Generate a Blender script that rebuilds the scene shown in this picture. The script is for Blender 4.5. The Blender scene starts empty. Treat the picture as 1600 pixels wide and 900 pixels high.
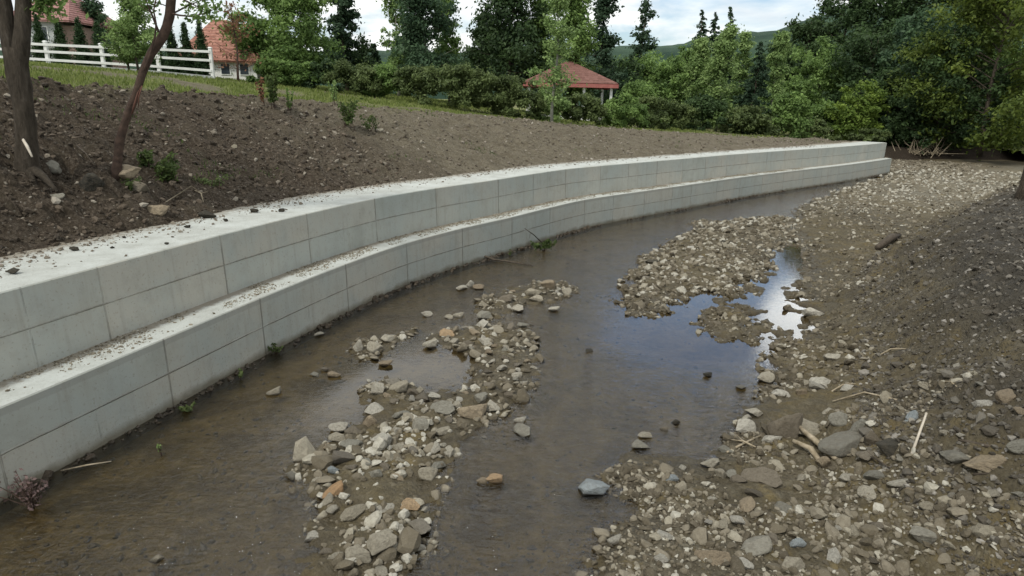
import bpy, math, numpy as np
from mathutils import Matrix, Vector
R = math.radians
rng = np.random.default_rng(7)
S = bpy.context.scene
COL = S.collection

# ------------------------------------------------------------------ camera
CAMZ, FPX, PITCH, ROLL = 4.2, 1000.0, 0.284, 0.023
cd = bpy.data.cameras.new('camera'); cam = bpy.data.objects.new('camera', cd); COL.objects.link(cam)
cd.sensor_width = 36.0; cd.lens = 36.0*FPX/1600.0; cd.clip_start = 0.1; cd.clip_end = 5000
_c, _s = math.cos(ROLL), math.sin(ROLL)
_X = Vector((1, 0, 0)); _Y = Vector((0, math.sin(PITCH), math.cos(PITCH))); _F = Vector((0, math.cos(PITCH), -math.sin(PITCH)))
_r = _c*_X + _s*_Y; _u = -_s*_X + _c*_Y
cam.matrix_world = Matrix(((_r.x, _u.x, -_F.x, 0), (_r.y, _u.y, -_F.y, 0), (_r.z, _u.z, -_F.z, CAMZ), (0, 0, 0, 1)))
S.camera = cam

# ------------------------------------------------------------------ light and sky
SUN_EL, SUN_AZ = R(52), R(215)          # azimuth clockwise from +Y
w = bpy.data.worlds.new('World'); S.world = w; w.use_nodes = True
nt = w.node_tree; nt.nodes.clear()
def N(t, typ, **kw):
    n = t.nodes.new(typ)
    for k, v in kw.items(): setattr(n, k, v)
    return n
def L(t, a, b): t.links.new(a, b)
wo = N(nt, 'ShaderNodeOutputWorld'); bg = N(nt, 'ShaderNodeBackground'); bg2 = N(nt, 'ShaderNodeBackground'); mx = N(nt, 'ShaderNodeMixShader')
sky = N(nt, 'ShaderNodeTexSky', sky_type='NISHITA'); sky.sun_disc = False; sky.sun_elevation = SUN_EL; sky.sun_rotation = SUN_AZ
sky.air_density = 1.0; sky.dust_density = 1.5
bg.inputs['Strength'].default_value = 0.15
L(nt, sky.outputs[0], bg.inputs['Color'])
tc = N(nt, 'ShaderNodeTexCoord'); sp = N(nt, 'ShaderNodeSeparateXYZ'); L(nt, tc.outputs['Generated'], sp.inputs[0])
def wm(op, a, b=None):
    n = N(nt, 'ShaderNodeMath', operation=op)
    for i, v in enumerate((a, b)):
        if v is None: continue
        if isinstance(v, (int, float)): n.inputs[i].default_value = v
        else: L(nt, v, n.inputs[i])
    return n.outputs[0]
zz = wm('ADD', wm('MAXIMUM', sp.outputs['Z'], 0.0), 0.22)
cb = N(nt, 'ShaderNodeCombineXYZ'); L(nt, wm('DIVIDE', sp.outputs['X'], zz), cb.inputs[0]); L(nt, wm('DIVIDE', sp.outputs['Y'], zz), cb.inputs[1])
cb.inputs[2].default_value = 3.1
n1 = N(nt, 'ShaderNodeTexNoise'); n1.inputs['Scale'].default_value = 1.15; n1.inputs['Detail'].default_value = 8; n1.inputs['Roughness'].default_value = 0.55
n1.inputs['Distortion'].default_value = 0.3
L(nt, cb.outputs[0], n1.inputs['Vector'])
cr = N(nt, 'ShaderNodeValToRGB'); cr.color_ramp.elements[0].position = 0.37; cr.color_ramp.elements[1].position = 0.49
L(nt, n1.outputs['Fac'], cr.inputs[0])
n2 = N(nt, 'ShaderNodeTexNoise'); n2.inputs['Scale'].default_value = 2.6; n2.inputs['Detail'].default_value = 6
L(nt, cb.outputs[0], n2.inputs['Vector'])
cr2 = N(nt, 'ShaderNodeValToRGB'); e = cr2.color_ramp.elements
e[0].position = 0.35; e[0].color = (0.72, 0.76, 0.79, 1); e[1].position = 0.62; e[1].color = (.98, 1.0, .97, 1)
L(nt, n2.outputs['Fac'], cr2.inputs[0]); L(nt, cr2.outputs[0], bg2.inputs['Color']); bg2.inputs['Strength'].default_value = 1.05
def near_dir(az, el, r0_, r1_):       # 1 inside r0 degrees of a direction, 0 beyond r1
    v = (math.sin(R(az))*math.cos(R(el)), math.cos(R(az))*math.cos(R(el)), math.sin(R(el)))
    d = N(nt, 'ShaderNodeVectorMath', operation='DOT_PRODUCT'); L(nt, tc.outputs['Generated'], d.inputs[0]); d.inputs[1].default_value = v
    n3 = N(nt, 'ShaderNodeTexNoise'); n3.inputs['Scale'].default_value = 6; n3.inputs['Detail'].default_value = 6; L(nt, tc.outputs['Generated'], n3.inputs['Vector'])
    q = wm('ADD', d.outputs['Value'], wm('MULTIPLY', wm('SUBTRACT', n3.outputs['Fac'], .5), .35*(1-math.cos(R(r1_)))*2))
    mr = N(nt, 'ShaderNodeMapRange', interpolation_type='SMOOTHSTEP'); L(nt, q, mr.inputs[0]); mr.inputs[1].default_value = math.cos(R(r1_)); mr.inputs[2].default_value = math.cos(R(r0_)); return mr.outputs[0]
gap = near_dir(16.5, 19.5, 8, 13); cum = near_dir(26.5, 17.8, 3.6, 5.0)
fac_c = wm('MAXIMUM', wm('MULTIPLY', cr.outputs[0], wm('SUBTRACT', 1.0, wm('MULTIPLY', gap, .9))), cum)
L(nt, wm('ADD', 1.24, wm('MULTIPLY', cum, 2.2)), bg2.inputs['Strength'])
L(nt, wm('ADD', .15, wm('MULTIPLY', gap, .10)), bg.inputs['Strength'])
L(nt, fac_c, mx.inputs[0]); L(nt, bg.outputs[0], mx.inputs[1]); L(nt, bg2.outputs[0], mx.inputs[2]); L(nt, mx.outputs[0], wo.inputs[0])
sd = bpy.data.lights.new('sun', 'SUN'); sd.energy = 2.4; sd.angle = R(7); sd.color = (1.0, 0.965, 0.88)
so = bpy.data.objects.new('sun', sd); COL.objects.link(so)
sv = Vector((math.sin(SUN_AZ)*math.cos(SUN_EL), math.cos(SUN_AZ)*math.cos(SUN_EL), math.sin(SUN_EL)))
so.rotation_euler = sv.to_track_quat('Z', 'Y').to_euler(); so.location = (0, 0, 30)
vs = S.view_settings; vs.view_transform = 'Standard'; vs.look = 'None'; vs.exposure = 0.0; vs.gamma = 1; vs.use_curve_mapping = False
S.cycles.max_bounces = 8; S.cycles.transparent_max_bounces = 16; S.cycles.caustics_reflective = False; S.cycles.caustics_refractive = False

# ------------------------------------------------------------------ maths helpers
def ray(px, py):
    x = (px-800)/FPX; y = -(py-450)/FPX
    x, y = _c*x-_s*y, _s*x+_c*y
    return np.array([x, math.cos(PITCH)+y*math.sin(PITCH), -math.sin(PITCH)+y*math.cos(PITCH)])
def unp(px, py, z=0.0):
    d = ray(px, py); t = (z-CAMZ)/d[2]; return np.array([d[0]*t, d[1]*t])
def at_depth(px, py, D):
    d = ray(px, py); t = D/d[1]; return np.array([d[0]*t, D, CAMZ+d[2]*t])
_P = np.random.default_rng(3).permutation(512); _P = np.concatenate([_P, _P, _P])
_G = np.random.default_rng(4).normal(size=(512, 3)); _G /= np.linalg.norm(_G, axis=1)[:, None]
def perlin(p):
    p = np.asarray(p, float); i = np.floor(p).astype(int); f = p-i; i &= 511
    u = f*f*f*(f*(f*6-15)+10); out = 0
    for dx in (0, 1):
        for dy in (0, 1):
            for dz in (0, 1):
                h = _P[_P[_P[(i[..., 0]+dx) & 511]+((i[..., 1]+dy) & 511)]+((i[..., 2]+dz) & 511)] & 511
                g = _G[h]; d = f-np.array([dx, dy, dz]); v = (g*d).sum(-1)
                wx = u[..., 0] if dx else 1-u[..., 0]; wy = u[..., 1] if dy else 1-u[..., 1]; wz = u[..., 2] if dz else 1-u[..., 2]
                out = out+v*wx*wy*wz
    return out
def fbm2(x, y, sc, oct=4, seed=0.0, rough=0.5):
    x = np.asarray(x, float); y = np.asarray(y, float); o = 0; a = 1.0
    for k in range(oct):
        o = o+a*perlin(np.stack([x*sc+seed*7.3, y*sc-seed*3.1, np.full(x.shape, seed+k*5.7)], -1)); sc *= 2.03; a *= rough
    return o
def sstep(a, b, x):
    t = np.clip((x-a)/(b-a), 0, 1); return t*t*(3-2*t)
def catmull(K, n=24):
    K = np.array(K, float); K = np.vstack([2*K[0]-K[1], K, 2*K[-1]-K[-2]]); out = []
    for i in range(1, len(K)-2):
        p0, p1, p2, p3 = K[i-1:i+3]
        for t in np.linspace(0, 1, n, endpoint=False):
            out.append(.5*((2*p1)+(-p0+p2)*t+(2*p0-5*p1+4*p2-p3)*t*t+(-p0+3*p1-3*p2+p3)*t**3))
    out.append(K[-2]); return np.array(out)
def resample(P, step):
    d = np.r_[0, np.cumsum(np.linalg.norm(np.diff(P, axis=0), axis=1))]; n = max(2, int(d[-1]/step)+1)
    s = np.linspace(0, d[-1], n); return np.stack([np.interp(s, d, P[:, k]) for k in range(P.shape[1])], -1)
def poly_sd(pts, poly):
    """signed distance, positive inside"""
    pts = np.asarray(pts, float); x, y = pts[:, 0], pts[:, 1]; best = np.full(len(pts), 1e9); ins = np.zeros(len(pts), bool)
    n = len(poly)
    for i in range(n):
        a, b = poly[i], poly[(i+1) % n]; ab = b-a
        t = np.clip(((x-a[0])*ab[0]+(y-a[1])*ab[1])/max(ab@ab, 1e-12), 0, 1)
        best = np.minimum(best, np.hypot(x-a[0]-t*ab[0], y-a[1]-t*ab[1]))
        c = (a[1] > y) != (b[1] > y)
        with np.errstate(divide='ignore', invalid='ignore'):
            xx = (b[0]-a[0])*(y-a[1])/(b[1]-a[1]+1e-15)+a[0]
        ins ^= c & (x < xx)
    return np.where(ins, best, -best)

# ------------------------------------------------------------------ mesh helpers
def link(o, parent=None):
    COL.objects.link(o)
    if parent is not None: o.parent = parent
    return o
def mesh_np(name, V, F, mat=None, parent=None, smooth=False, attrs=None, uv=None):
    V = np.asarray(V, np.float32); F = np.asarray(F, np.int32); k = F.shape[1]
    me = bpy.data.meshes.new(name)
    me.vertices.add(len(V)); me.vertices.foreach_set('co', V.ravel())
    me.loops.add(F.size); me.loops.foreach_set('vertex_index', F.ravel())
    me.polygons.add(len(F)); me.polygons.foreach_set('loop_start', np.arange(0, F.size, k, dtype=np.int32))
    me.polygons.foreach_set('use_smooth', np.full(len(F), smooth))
    me.update(calc_edges=True)
    for nme, a in (attrs or {}).items():
        at = me.attributes.new(nme, 'FLOAT', 'POINT'); at.data.foreach_set('value', np.asarray(a, np.float32))
    if uv is not None:
        ul = me.uv_layers.new(name='UVMap'); ul.data.foreach_set('uv', np.asarray(uv, np.float32)[F.ravel()].ravel())
    if mat: me.materials.append(mat)
    return link(bpy.data.objects.new(name, me), parent)
class MB:
    """collects shapes made of triangles/quads into one mesh"""
    def __init__(s): s.v = []; s.f = []; s.sm = []
    def add(s, V, F, sm=False):
        b = len(s.v); s.v += [tuple(map(float, p)) for p in V]; s.f += [tuple(i+b for i in f) for f in F]; s.sm += [sm]*len(F)
    def box(s, c, d, rz=0.0, taper=1.0):
        cx, cy, cz = c; a, b, h = d[0]/2, d[1]/2, d[2]/2; co, si = math.cos(rz), math.sin(rz); V = []
        for z, k in ((-h, 1), (h, taper)):
            for x, y in ((-a, -b), (a, -b), (a, b), (-a, b)):
                V.append((cx+(x*co-y*si)*k, cy+(x*si+y*co)*k, cz+z))
        s.add(V, [(3, 2, 1, 0), (4, 5, 6, 7), (0, 1, 5, 4), (1, 2, 6, 5), (2, 3, 7, 6), (3, 0, 4, 7)])
    def tube(s, P, Rd, n=8, wob=0.0, seed=0, caps=True):
        P = [Vector(p) for p in P]; V = []; F = []
        rr = np.random.default_rng(seed)
        up = Vector((0.3, 0.9, 0.1))
        for i, p in enumerate(P):
            t = (P[min(i+1, len(P)-1)]-P[max(i-1, 0)]).normalized()
            a = t.cross(up)
            if a.length < 1e-3: a = t.cross(Vector((1, 0, 0)))
            a.normalize(); b = t.cross(a)
            for k in range(n):
                th = 2*math.pi*k/n; r = Rd[i]*(1+wob*rr.normal())
                V.append(p+a*math.cos(th)*r+b*math.sin(th)*r)
        for i in range(len(P)-1):
            for k in range(n):
                F.append((i*n+k, i*n+(k+1) % n, (i+1)*n+(k+1) % n, (i+1)*n+k))
        if caps: F.append(tuple(range(n-1, -1, -1))); F.append(tuple((len(P)-1)*n+k for k in range(n)))
        s.add(V, F, True)
    def build(s, name, mat=None, parent=None):
        me = bpy.data.meshes.new(name); me.from_pydata(s.v, [], s.f)
        me.polygons.foreach_set('use_smooth', s.sm)
        if mat: me.materials.append(mat)
        return link(bpy.data.objects.new(name, me), parent)
def tag(o, label=None, cat=None, group=None, kind=None):
    if label: o['label'] = label
    if cat: o['category'] = cat
    if group: o['group'] = group
    if kind: o['kind'] = kind
    return o
def empty(name, loc, rz=0.0):
    o = bpy.data.objects.new(name, None); o.location = loc; o.rotation_euler = (0, 0, rz); o.empty_display_size = .2
    return link(o)
def copy_tree(o, parent=None):
    c = o.copy(); COL.objects.link(c); c.parent = parent
    for ch in list(o.children): copy_tree(ch, c)
    return c

# ------------------------------------------------------------------ materials
class M:
    def __init__(s, name, rough=0.9, spec=0.3):
        s.m = bpy.data.materials.new(name); s.m.use_nodes = True; s.t = s.m.node_tree; s.t.nodes.clear()
        s.out = N(s.t, 'ShaderNodeOutputMaterial'); s.b = N(s.t, 'ShaderNodeBsdfPrincipled')
        s.b.inputs['Roughness'].default_value = rough; s.b.inputs['Specular IOR Level'].default_value = spec
        L(s.t, s.b.outputs[0], s.out.inputs[0]); s.pos = N(s.t, 'ShaderNodeNewGeometry').outputs['Position']
    def noise(s, sc, det=5, rough=.55, vec=None, dist=0.0, out='Fac'):
        n = N(s.t, 'ShaderNodeTexNoise'); n.inputs['Scale'].default_value = sc; n.inputs['Detail'].default_value = det
        n.inputs['Roughness'].default_value = rough; n.inputs['Distortion'].default_value = dist
        L(s.t, vec or s.pos, n.inputs['Vector']); return n.outputs[out]
    def voro(s, sc, feat='F1', out='Distance', vec=None, rnd=1.0):
        n = N(s.t, 'ShaderNodeTexVoronoi', feature=feat); n.inputs['Scale'].default_value = sc; n.inputs['Randomness'].default_value = rnd
        L(s.t, vec or s.pos, n.inputs['Vector']); return n.outputs[out]
    def attr(s, name, out='Fac'):
        n = N(s.t, 'ShaderNodeAttribute', attribute_name=name); return n.outputs[out]
    def ramp(s, fac, stops):
        n = N(s.t, 'ShaderNodeValToRGB'); e = n.color_ramp.elements
        while len(e) < len(stops): e.new(.5)
        for k, (p, c) in enumerate(stops): e[k].position = p; e[k].color = (c[0], c[1], c[2], 1) if not isinstance(c, (int, float)) else (c, c, c, 1)
        L(s.t, fac, n.inputs[0]); return n.outputs[0]
    def mix(s, fac, a, b, typ='MIX'):
        n = N(s.t, 'ShaderNodeMix', data_type='RGBA', blend_type=typ)
        for i, v in ((0, fac), (6, a), (7, b)):
            if isinstance(v, (int, float)): n.inputs[i].default_value = v
            elif isinstance(v, tuple): n.inputs[i].default_value = (*v, 1)
            else: L(s.t, v, n.inputs[i])
        return n.outputs[2]
    def math(s, op, a, b=0.0, c=None):
        n = N(s.t, 'ShaderNodeMath', operation=op)
        for i, v in enumerate((a, b, c)):
            if v is None: continue
            if isinstance(v, (int, float)): n.inputs[i].default_value = v
            else: L(s.t, v, n.inputs[i])
        return n.outputs[0]
    def mrange(s, v, a, b, c=0.0, d=1.0):
        n = N(s.t, 'ShaderNodeMapRange'); L(s.t, v, n.inputs[0])
        for i, x in enumerate((a, b, c, d)): n.inputs[i+1].default_value = x
        return n.outputs[0]
    def bump(s, h, dist, strength=1.0, normal=None):
        n = N(s.t, 'ShaderNodeBump'); n.inputs['Distance'].default_value = dist; n.inputs['Strength'].default_value = strength
        L(s.t, h, n.inputs['Height'])
        if normal: L(s.t, normal, n.inputs['Normal'])
        L(s.t, n.outputs[0], s.b.inputs['Normal']); return n.outputs[0]
    def col(s, c):
        if isinstance(c, tuple): s.b.inputs['Base Color'].default_value = (*c, 1)
        else: L(s.t, c, s.b.inputs['Base Color'])
        return s
    def rough(s, r): L(s.t, r, s.b.inputs['Roughness'])

def simple(name, c1, c2, sc=6.0, rough=.85, bump=0.01, spec=.3):
    m = M(name, rough, spec); n = m.noise(sc, 6); m.col(m.ramp(n, [(.3, c1), (.7, c2)])); m.bump(n, bump); return m.m

# riverbed: 'wet' attribute = how far below/above the water line the sheet lies is given by its own height
m = M('riverbed_mat', .8, .35)
big = m.noise(.9, 4); med = m.noise(6, 6, .65); fine = m.noise(38, 4, .7)
v1 = m.voro(16, 'F1', 'Color'); v1d = m.voro(16, 'F1', 'Distance'); v2 = m.voro(38, 'F1', 'Color'); v2d = m.voro(38, 'F1', 'Distance')
sepc = N(m.t, 'ShaderNodeSeparateColor'); L(m.t, v1, sepc.inputs[0]); sepd = N(m.t, 'ShaderNodeSeparateColor'); L(m.t, v2, sepd.inputs[0])
peb = m.ramp(sepc.outputs[0], [(0, (.07, .058, .038)), (.45, (.125, .105, .07)), (.75, (.19, .165, .118)), (1, (.32, .29, .22))])
peb2 = m.ramp(sepd.outputs[1], [(0, (.055, .044, .028)), (.5, (.11, .092, .062)), (1, (.25, .22, .165))])
pebbles = m.mix(.5, peb, peb2); pebbles = m.mix(m.mrange(m.noise(.55, 5, .6), .42, .62, .0, .55), pebbles, (.075, .06, .036)); pebbles = m.mix(m.math('MULTIPLY', m.attr('dry'), .75), pebbles, (.36, .33, .26))
silt = m.ramp(med, [(.3, (.06, .043, .016)), (.5, (.10, .075, .032)), (.7, (.19, .15, .078))])
alga = m.ramp(big, [(.38, (.06, .043, .015)), (.5, (.19, .143, .058)), (.62, (.07, .056, .026))])
under = m.mix(.45, silt, alga)
grav = m.attr('gravel')
gm = m.math('MULTIPLY', grav, m.mrange(m.noise(3.2, 5, .7), .3, .5))
base = m.mix(gm, under, m.mix(.5, pebbles, (.04, .034, .02)))
dark = m.attr('dark')
base = m.mix(m.math('MULTIPLY', dark, .92), base, m.ramp(m.noise(14, 7, .75), [(.3, (.018, .016, .012)), (.52, (.042, .037, .029)), (.75, (.09, .081, .066))]))
sz_ = N(m.t, 'ShaderNodeSeparateXYZ'); L(m.t, m.pos, sz_.inputs[0]); zw = m.math('ADD', sz_.outputs[2], m.math('MULTIPLY', m.noise(3, 4), .05))
wet = m.math('MULTIPLY', m.mrange(zw, .11, .045), m.mrange(sz_.outputs[2], -.05, 0.0))
base = m.mix(m.math('MULTIPLY', wet, .5), base, (.03, .023, .013))
m.col(base)
m.rough(m.mrange(wet, 0, 1, .9, .45))
hh = m.math('ADD', m.math('MULTIPLY', m.math('SUBTRACT', .7, v1d), .9), m.math('MULTIPLY', m.math('SUBTRACT', .7, v2d), .4))
hh = m.math('ADD', m.math('MULTIPLY', hh, m.math('ADD', .3, grav)), m.math('MULTIPLY', fine, .8))
m.bump(hh, .035, .9); BEDMAT = m.m

m = M('embankment_mat', .95, .2)
a_dark = m.attr('soil'); a_grass = m.attr('grass')
n = m.noise(2.0, 6, .65); nf = m.noise(18, 7, .75); nx = m.noise(60, 3, .7)
soilL = m.ramp(nf, [(.3, (.026, .019, .013)), (.48, (.075, .057, .04)), (.66, (.18, .147, .113))])
soilR = m.ramp(nf, [(.28, (.08, .068, .046)), (.5, (.19, .163, .115)), (.75, (.31, .275, .205))])
soil = m.mix(a_dark, soilR, soilL)
vc = m.voro(22, 'F1', 'Color'); vd = m.voro(22); sc_ = N(m.t, 'ShaderNodeSeparateColor'); L(m.t, vc, sc_.inputs[0])
st = m.math('MULTIPLY', m.mrange(sc_.outputs[0], .86, .9), m.mrange(vd, .38, .3))
soil = m.mix(m.math('MULTIPLY', st, .6), soil, (.3, .275, .23))
soil = m.mix(m.mrange(n, .5, .64, 0, .5), soil, (.10, .082, .055))
mp_ = N(m.t, 'ShaderNodeMapping'); mp_.inputs['Rotation'].default_value = (0, 0, R(-62)); mp_.inputs['Scale'].default_value = (.7, 5.5, 1); L(m.t, m.pos, mp_.inputs[0])
rut = m.noise(1.1, 5, .6, vec=mp_.outputs[0]); soil = m.mix(m.mrange(rut, .52, .64, 0, .38), soil, (.075, .058, .038))
gr = m.ramp(m.noise(5, 6, .7), [(.3, (.10, .125, .035)), (.5, (.18, .205, .065)), (.68, (.29, .26, .13))])
soil = m.mix(m.math('MULTIPLY', a_grass, m.mrange(m.noise(1.2, 6, .7), .25, .42)), soil, gr)
soil = m.mix(m.math('MULTIPLY', m.attr('cut'), .85), soil, m.ramp(nf, [(.35, (.012, .009, .006)), (.65, (.06, .043, .03))]))
m.col(soil); m.bump(m.math('ADD', m.math('ADD', nf, m.math('MULTIPLY', nx, .4)), m.math('MULTIPLY', rut, .9)), .11, 1.0); BANKMAT = m.m

# concrete: uv.x counts panels, uv.y = height in metres
def concrete(name, seam_h, lip, tint=0.0, top=False):
    m = M(name, .82, .3)
    uvn = N(m.t, 'ShaderNodeUVMap'); uvn.uv_map = 'UVMap'; su = N(m.t, 'ShaderNodeSeparateXYZ'); L(m.t, uvn.outputs[0], su.inputs[0])
    u, v = su.outputs[0], su.outputs[1]
    wob = m.math('MULTIPLY', m.math('SUBTRACT', m.noise(9, 4), .5), .016)
    fl = m.math('FLOOR', u); row = m.math('GREATER_THAN', v, seam_h)
    wn = N(m.t, 'ShaderNodeTexWhiteNoise', noise_dimensions='2D'); cc = N(m.t, 'ShaderNodeCombineXYZ'); L(m.t, fl, cc.inputs[0]); L(m.t, row, cc.inputs[1]); L(m.t, cc.outputs[0], wn.inputs[0])
    c = m.ramp(m.noise(1.4, 5, .6), [(.3, (.30, .318, .285)), (.5, (.36, .375, .338)), (.7, (.41, .42, .38))])
    c = m.mix(m.mrange(wn.outputs[0], 0, 1, 0, .6), c, (.44, .405, .34))
    c = m.mix(m.mrange(m.noise(.7, 5, .65), .42, .62, 0, .6), c, (.285, .325, .31))
    if top: c = m.ramp(m.noise(1.7, 8, .7), [(.3, (.37, .375, .345)), (.5, (.455, .47, .44)), (.7, (.51, .53, .505))])
    stm = N(m.t, 'ShaderNodeMapping'); stm.inputs['Scale'].default_value = (9, 9, .7); L(m.t, m.pos, stm.inputs[0])
    strk = m.mrange(m.noise(1.0, 5, .6, vec=stm.outputs[0]), .52, .75)
    if not top: c = m.mix(m.math('MULTIPLY', strk, .45), c, (.26, .25, .21))
    c = m.mix(m.mrange(m.noise(3.3, 7, .7), .5, .68, 0, .35), c, (.25, .25, .215))
    blot = m.mrange(m.noise(26, 3, .6), .6, .68)
    c = m.mix(m.math('MULTIPLY', blot, .45), c, (.22, .2, .16))
    if not top:
        fr = m.math('ABSOLUTE', m.math('SUBTRACT', m.math('FRACT', m.math('ADD', u, .5)), .5))      # distance to joint in panels
        jl = m.math('MULTIPLY', m.mrange(m.math('ADD', fr, m.math('MULTIPLY', wob, .25)), .0065, .0025), m.mrange(m.noise(1.3, 3), .4, .55, .35, 1))
        fr2 = m.math('ABSOLUTE', m.math('SUBTRACT', m.math('FRACT', u), .5))
        j2 = m.math('MULTIPLY', m.mrange(fr2, .005, .002), m.mrange(m.noise(2.0), .5, .62, 0, .4))
        sm = m.mrange(m.math('ABSOLUTE', m.math('SUBTRACT', m.math('ADD', v, wob), seam_h)), .014, .005)
        sm = m.math('MULTIPLY', sm, m.mrange(m.noise(2.3, 4), .35, .55, .25, .8))
        jm = m.math('MAXIMUM', m.math('MAXIMUM', jl, j2), sm)
        halo = m.math('MAXIMUM', m.mrange(fr, .035, .0), m.mrange(m.math('ABSOLUTE', m.math('SUBTRACT', v, seam_h)), .06, .0))
        c = m.mix(m.math('MULTIPLY', halo, m.mrange(m.noise(6, 4), .4, .7, 0, .4)), c, (.3, .27, .21))
        c = m.mix(m.math('MULTIPLY', jm, .5), c, (.15, .14, .115))
        if lip:
            lp = m.math('MULTIPLY', m.mrange(m.math('ADD', v, wob), .895, .91), .42); c = m.mix(lp, c, (.24, .24, .215))
        # damp, muddy foot
        foot = m.mrange(m.math('ADD', v, m.math('MULTIPLY', m.noise(3, 5), .2)), .24, .13)
        if lip: c = m.mix(m.math('MULTIPLY', foot, .82), c, (.13, .112, .075)); spl = m.math('MULTIPLY', m.mrange(m.noise(34, 3, .7), .6, .66), m.mrange(v, .5, .05)); c = m.mix(m.math('MULTIPLY', spl, .6), c, (.16, .13, .09))
        m.bump(m.math('SUBTRACT', m.math('MULTIPLY', m.noise(45, 3), .1), jm), .02)
    else:
        m.bump(m.noise(30, 6, .7), .02)
        dirt = m.mrange(m.math('ADD', m.attr('edge'), m.math('MULTIPLY', m.noise(7, 6, .75), .75)), .95, 1.15)
        c = m.mix(m.math('MULTIPLY', dirt, .8), c, (.2, .165, .12))
    m.col(c); return m.m
CONC_LOW = concrete('concrete_lower', .5, True); CONC_UP = concrete('concrete_upper', 1.5, False); CONC_TOP = concrete('concrete_cap', 0, False, top=True)

# water: clear thin sheet, Fresnel reflection with light ripples, muddy tint
m = M('water_mat'); t = m.t; t.nodes.remove(m.b)
gl = N(t, 'ShaderNodeBsdfGlossy'); gl.inputs['Roughness'].default_value = .03; gl.inputs['Color'].default_value = (.97, .98, 1, 1)
tr = N(t, 'ShaderNodeBsdfTransparent'); tr.inputs['Color'].default_value = (.9, .85, .73, 1)
fz = N(t, 'ShaderNodeFresnel'); fz.inputs['IOR'].default_value = 1.58
ms = N(t, 'ShaderNodeMixShader'); bp = N(t, 'ShaderNodeBump'); bp.inputs['Distance'].default_value = .03
mp = N(t, 'ShaderNodeMapping'); mp.inputs['Rotation'].default_value = (0, 0, R(35)); mp.inputs['Scale'].default_value = (1.0, 2.2, 1); L(t, m.pos, mp.inputs[0])
r1 = m.noise(5, 3, .6, vec=mp.outputs[0], dist=1.2); r2 = m.noise(16, 3, .55, vec=mp.outputs[0], dist=.8); r2 = m.math('MULTIPLY', r2, m.mrange(m.noise(.7, 3), .4, .6, .3, 1.2))
calm = m.attr('calm')
hgt = m.math('MULTIPLY', m.math('ADD', r1, m.math('MULTIPLY', r2, .3)), m.mrange(calm, 0, 1, 1.25, .0))
L(t, hgt, bp.inputs['Height']); bp.inputs['Strength'].default_value = .8
for nd in (gl, fz): L(t, bp.outputs[0], nd.inputs['Normal'])
L(t, fz.outputs[0], ms.inputs[0]); L(t, tr.outputs[0], ms.inputs[1]); L(t, gl.outputs[0], ms.inputs[2]); L(t, ms.outputs[0], m.out.inputs[0]); WATER = m.m

def stonemat(name, stops, attr=False, mud=.4):
    m = M(name, .85, .3)
    if attr: f = m.attr('rnd')
    else: f = N(m.t, 'ShaderNodeObjectInfo').outputs['Random']
    tco = N(m.t, 'ShaderNodeTexCoord').outputs['Object'] if not attr else m.pos
    c = m.ramp(f, stops); n = m.noise(3.5 if not attr else 30, 6, .7, vec=tco)
    c = m.mix(m.mrange(n, .42, .62, 0, mud), c, (.11, .09, .062)); c = m.mix(m.mrange(m.noise(22 if not attr else 90, 4, .7, vec=tco), .55, .75, 0, .3), c, (.42, .4, .36))
    sw = N(m.t, 'ShaderNodeSeparateXYZ'); L(m.t, m.pos, sw.inputs[0])
    wt_ = m.mrange(m.math('ADD', sw.outputs[2], m.math('MULTIPLY', m.noise(12, 3), .03)), .045, .022)
    c = m.mix(m.math('MULTIPLY', wt_, .6), c, (.05, .04, .026))
    m.rough(m.mrange(wt_, 0, 1, .88, .4))
    m.col(c); m.bump(m.noise(5 if not attr else 60, 8, .72, vec=tco), .05 if not attr else .01, 1.0 if not attr else .7); return m.m
PALE = stonemat('pale_stone', [(0, (.31, .275, .205)), (.5, (.40, .365, .29)), (1, (.49, .465, .40))], mud=.42)
GREY = stonemat('grey_stone', [(0, (.18, .17, .14)), (.5, (.25, .24, .2)), (1, (.32, .3, .245))])
TAN = stonemat('tan_stone', [(0, (.24, .19, .13)), (.5, (.31, .25, .17)), (1, (.36, .29, .2))])
ORANGE = stonemat('orange_stone', [(0, (.4, .25, .13)), (1, (.45, .32, .19))], mud=.35)
BROWN = stonemat('brown_stone', [(0, (.15, .125, .09)), (1, (.22, .19, .145))])
BLUE = stonemat('blue_grey_stone', [(0, (.27, .3, .31)), (1, (.35, .385, .39))], mud=.3)
DARK = stonemat('dark_stone', [(0, (.03, .028, .022)), (1, (.06, .055, .04))])
MIXED = stonemat('mixed_stone', [(0, (.1, .085, .062)), (.25, (.17, .15, .12)), (.5, (.25, .225, .18)), (.8, (.36, .34, .29)), (1, (.48, .46, .41))])
GRAVEL = stonemat('gravel_mat', [(0, (.05, .041, .026)), (.35, (.115, .097, .066)), (.68, (.2, .175, .13)), (.9, (.29, .265, .205)), (1, (.40, .38, .32))], attr=True)
DGRAVEL = stonemat('dark_gravel_mat', [(0, (.03, .026, .02)), (.5, (.07, .062, .05)), (.85, (.13, .12, .1)), (1, (.3, .28, .25))], attr=True)
CLOD = stonemat('clod_mat', [(0, (.022, .016, .011)), (.6, (.065, .047, .032)), (.9, (.12, .093, .068)), (.96, (.22, .19, .15)), (1, (.32, .29, .24))], attr=True)

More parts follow.
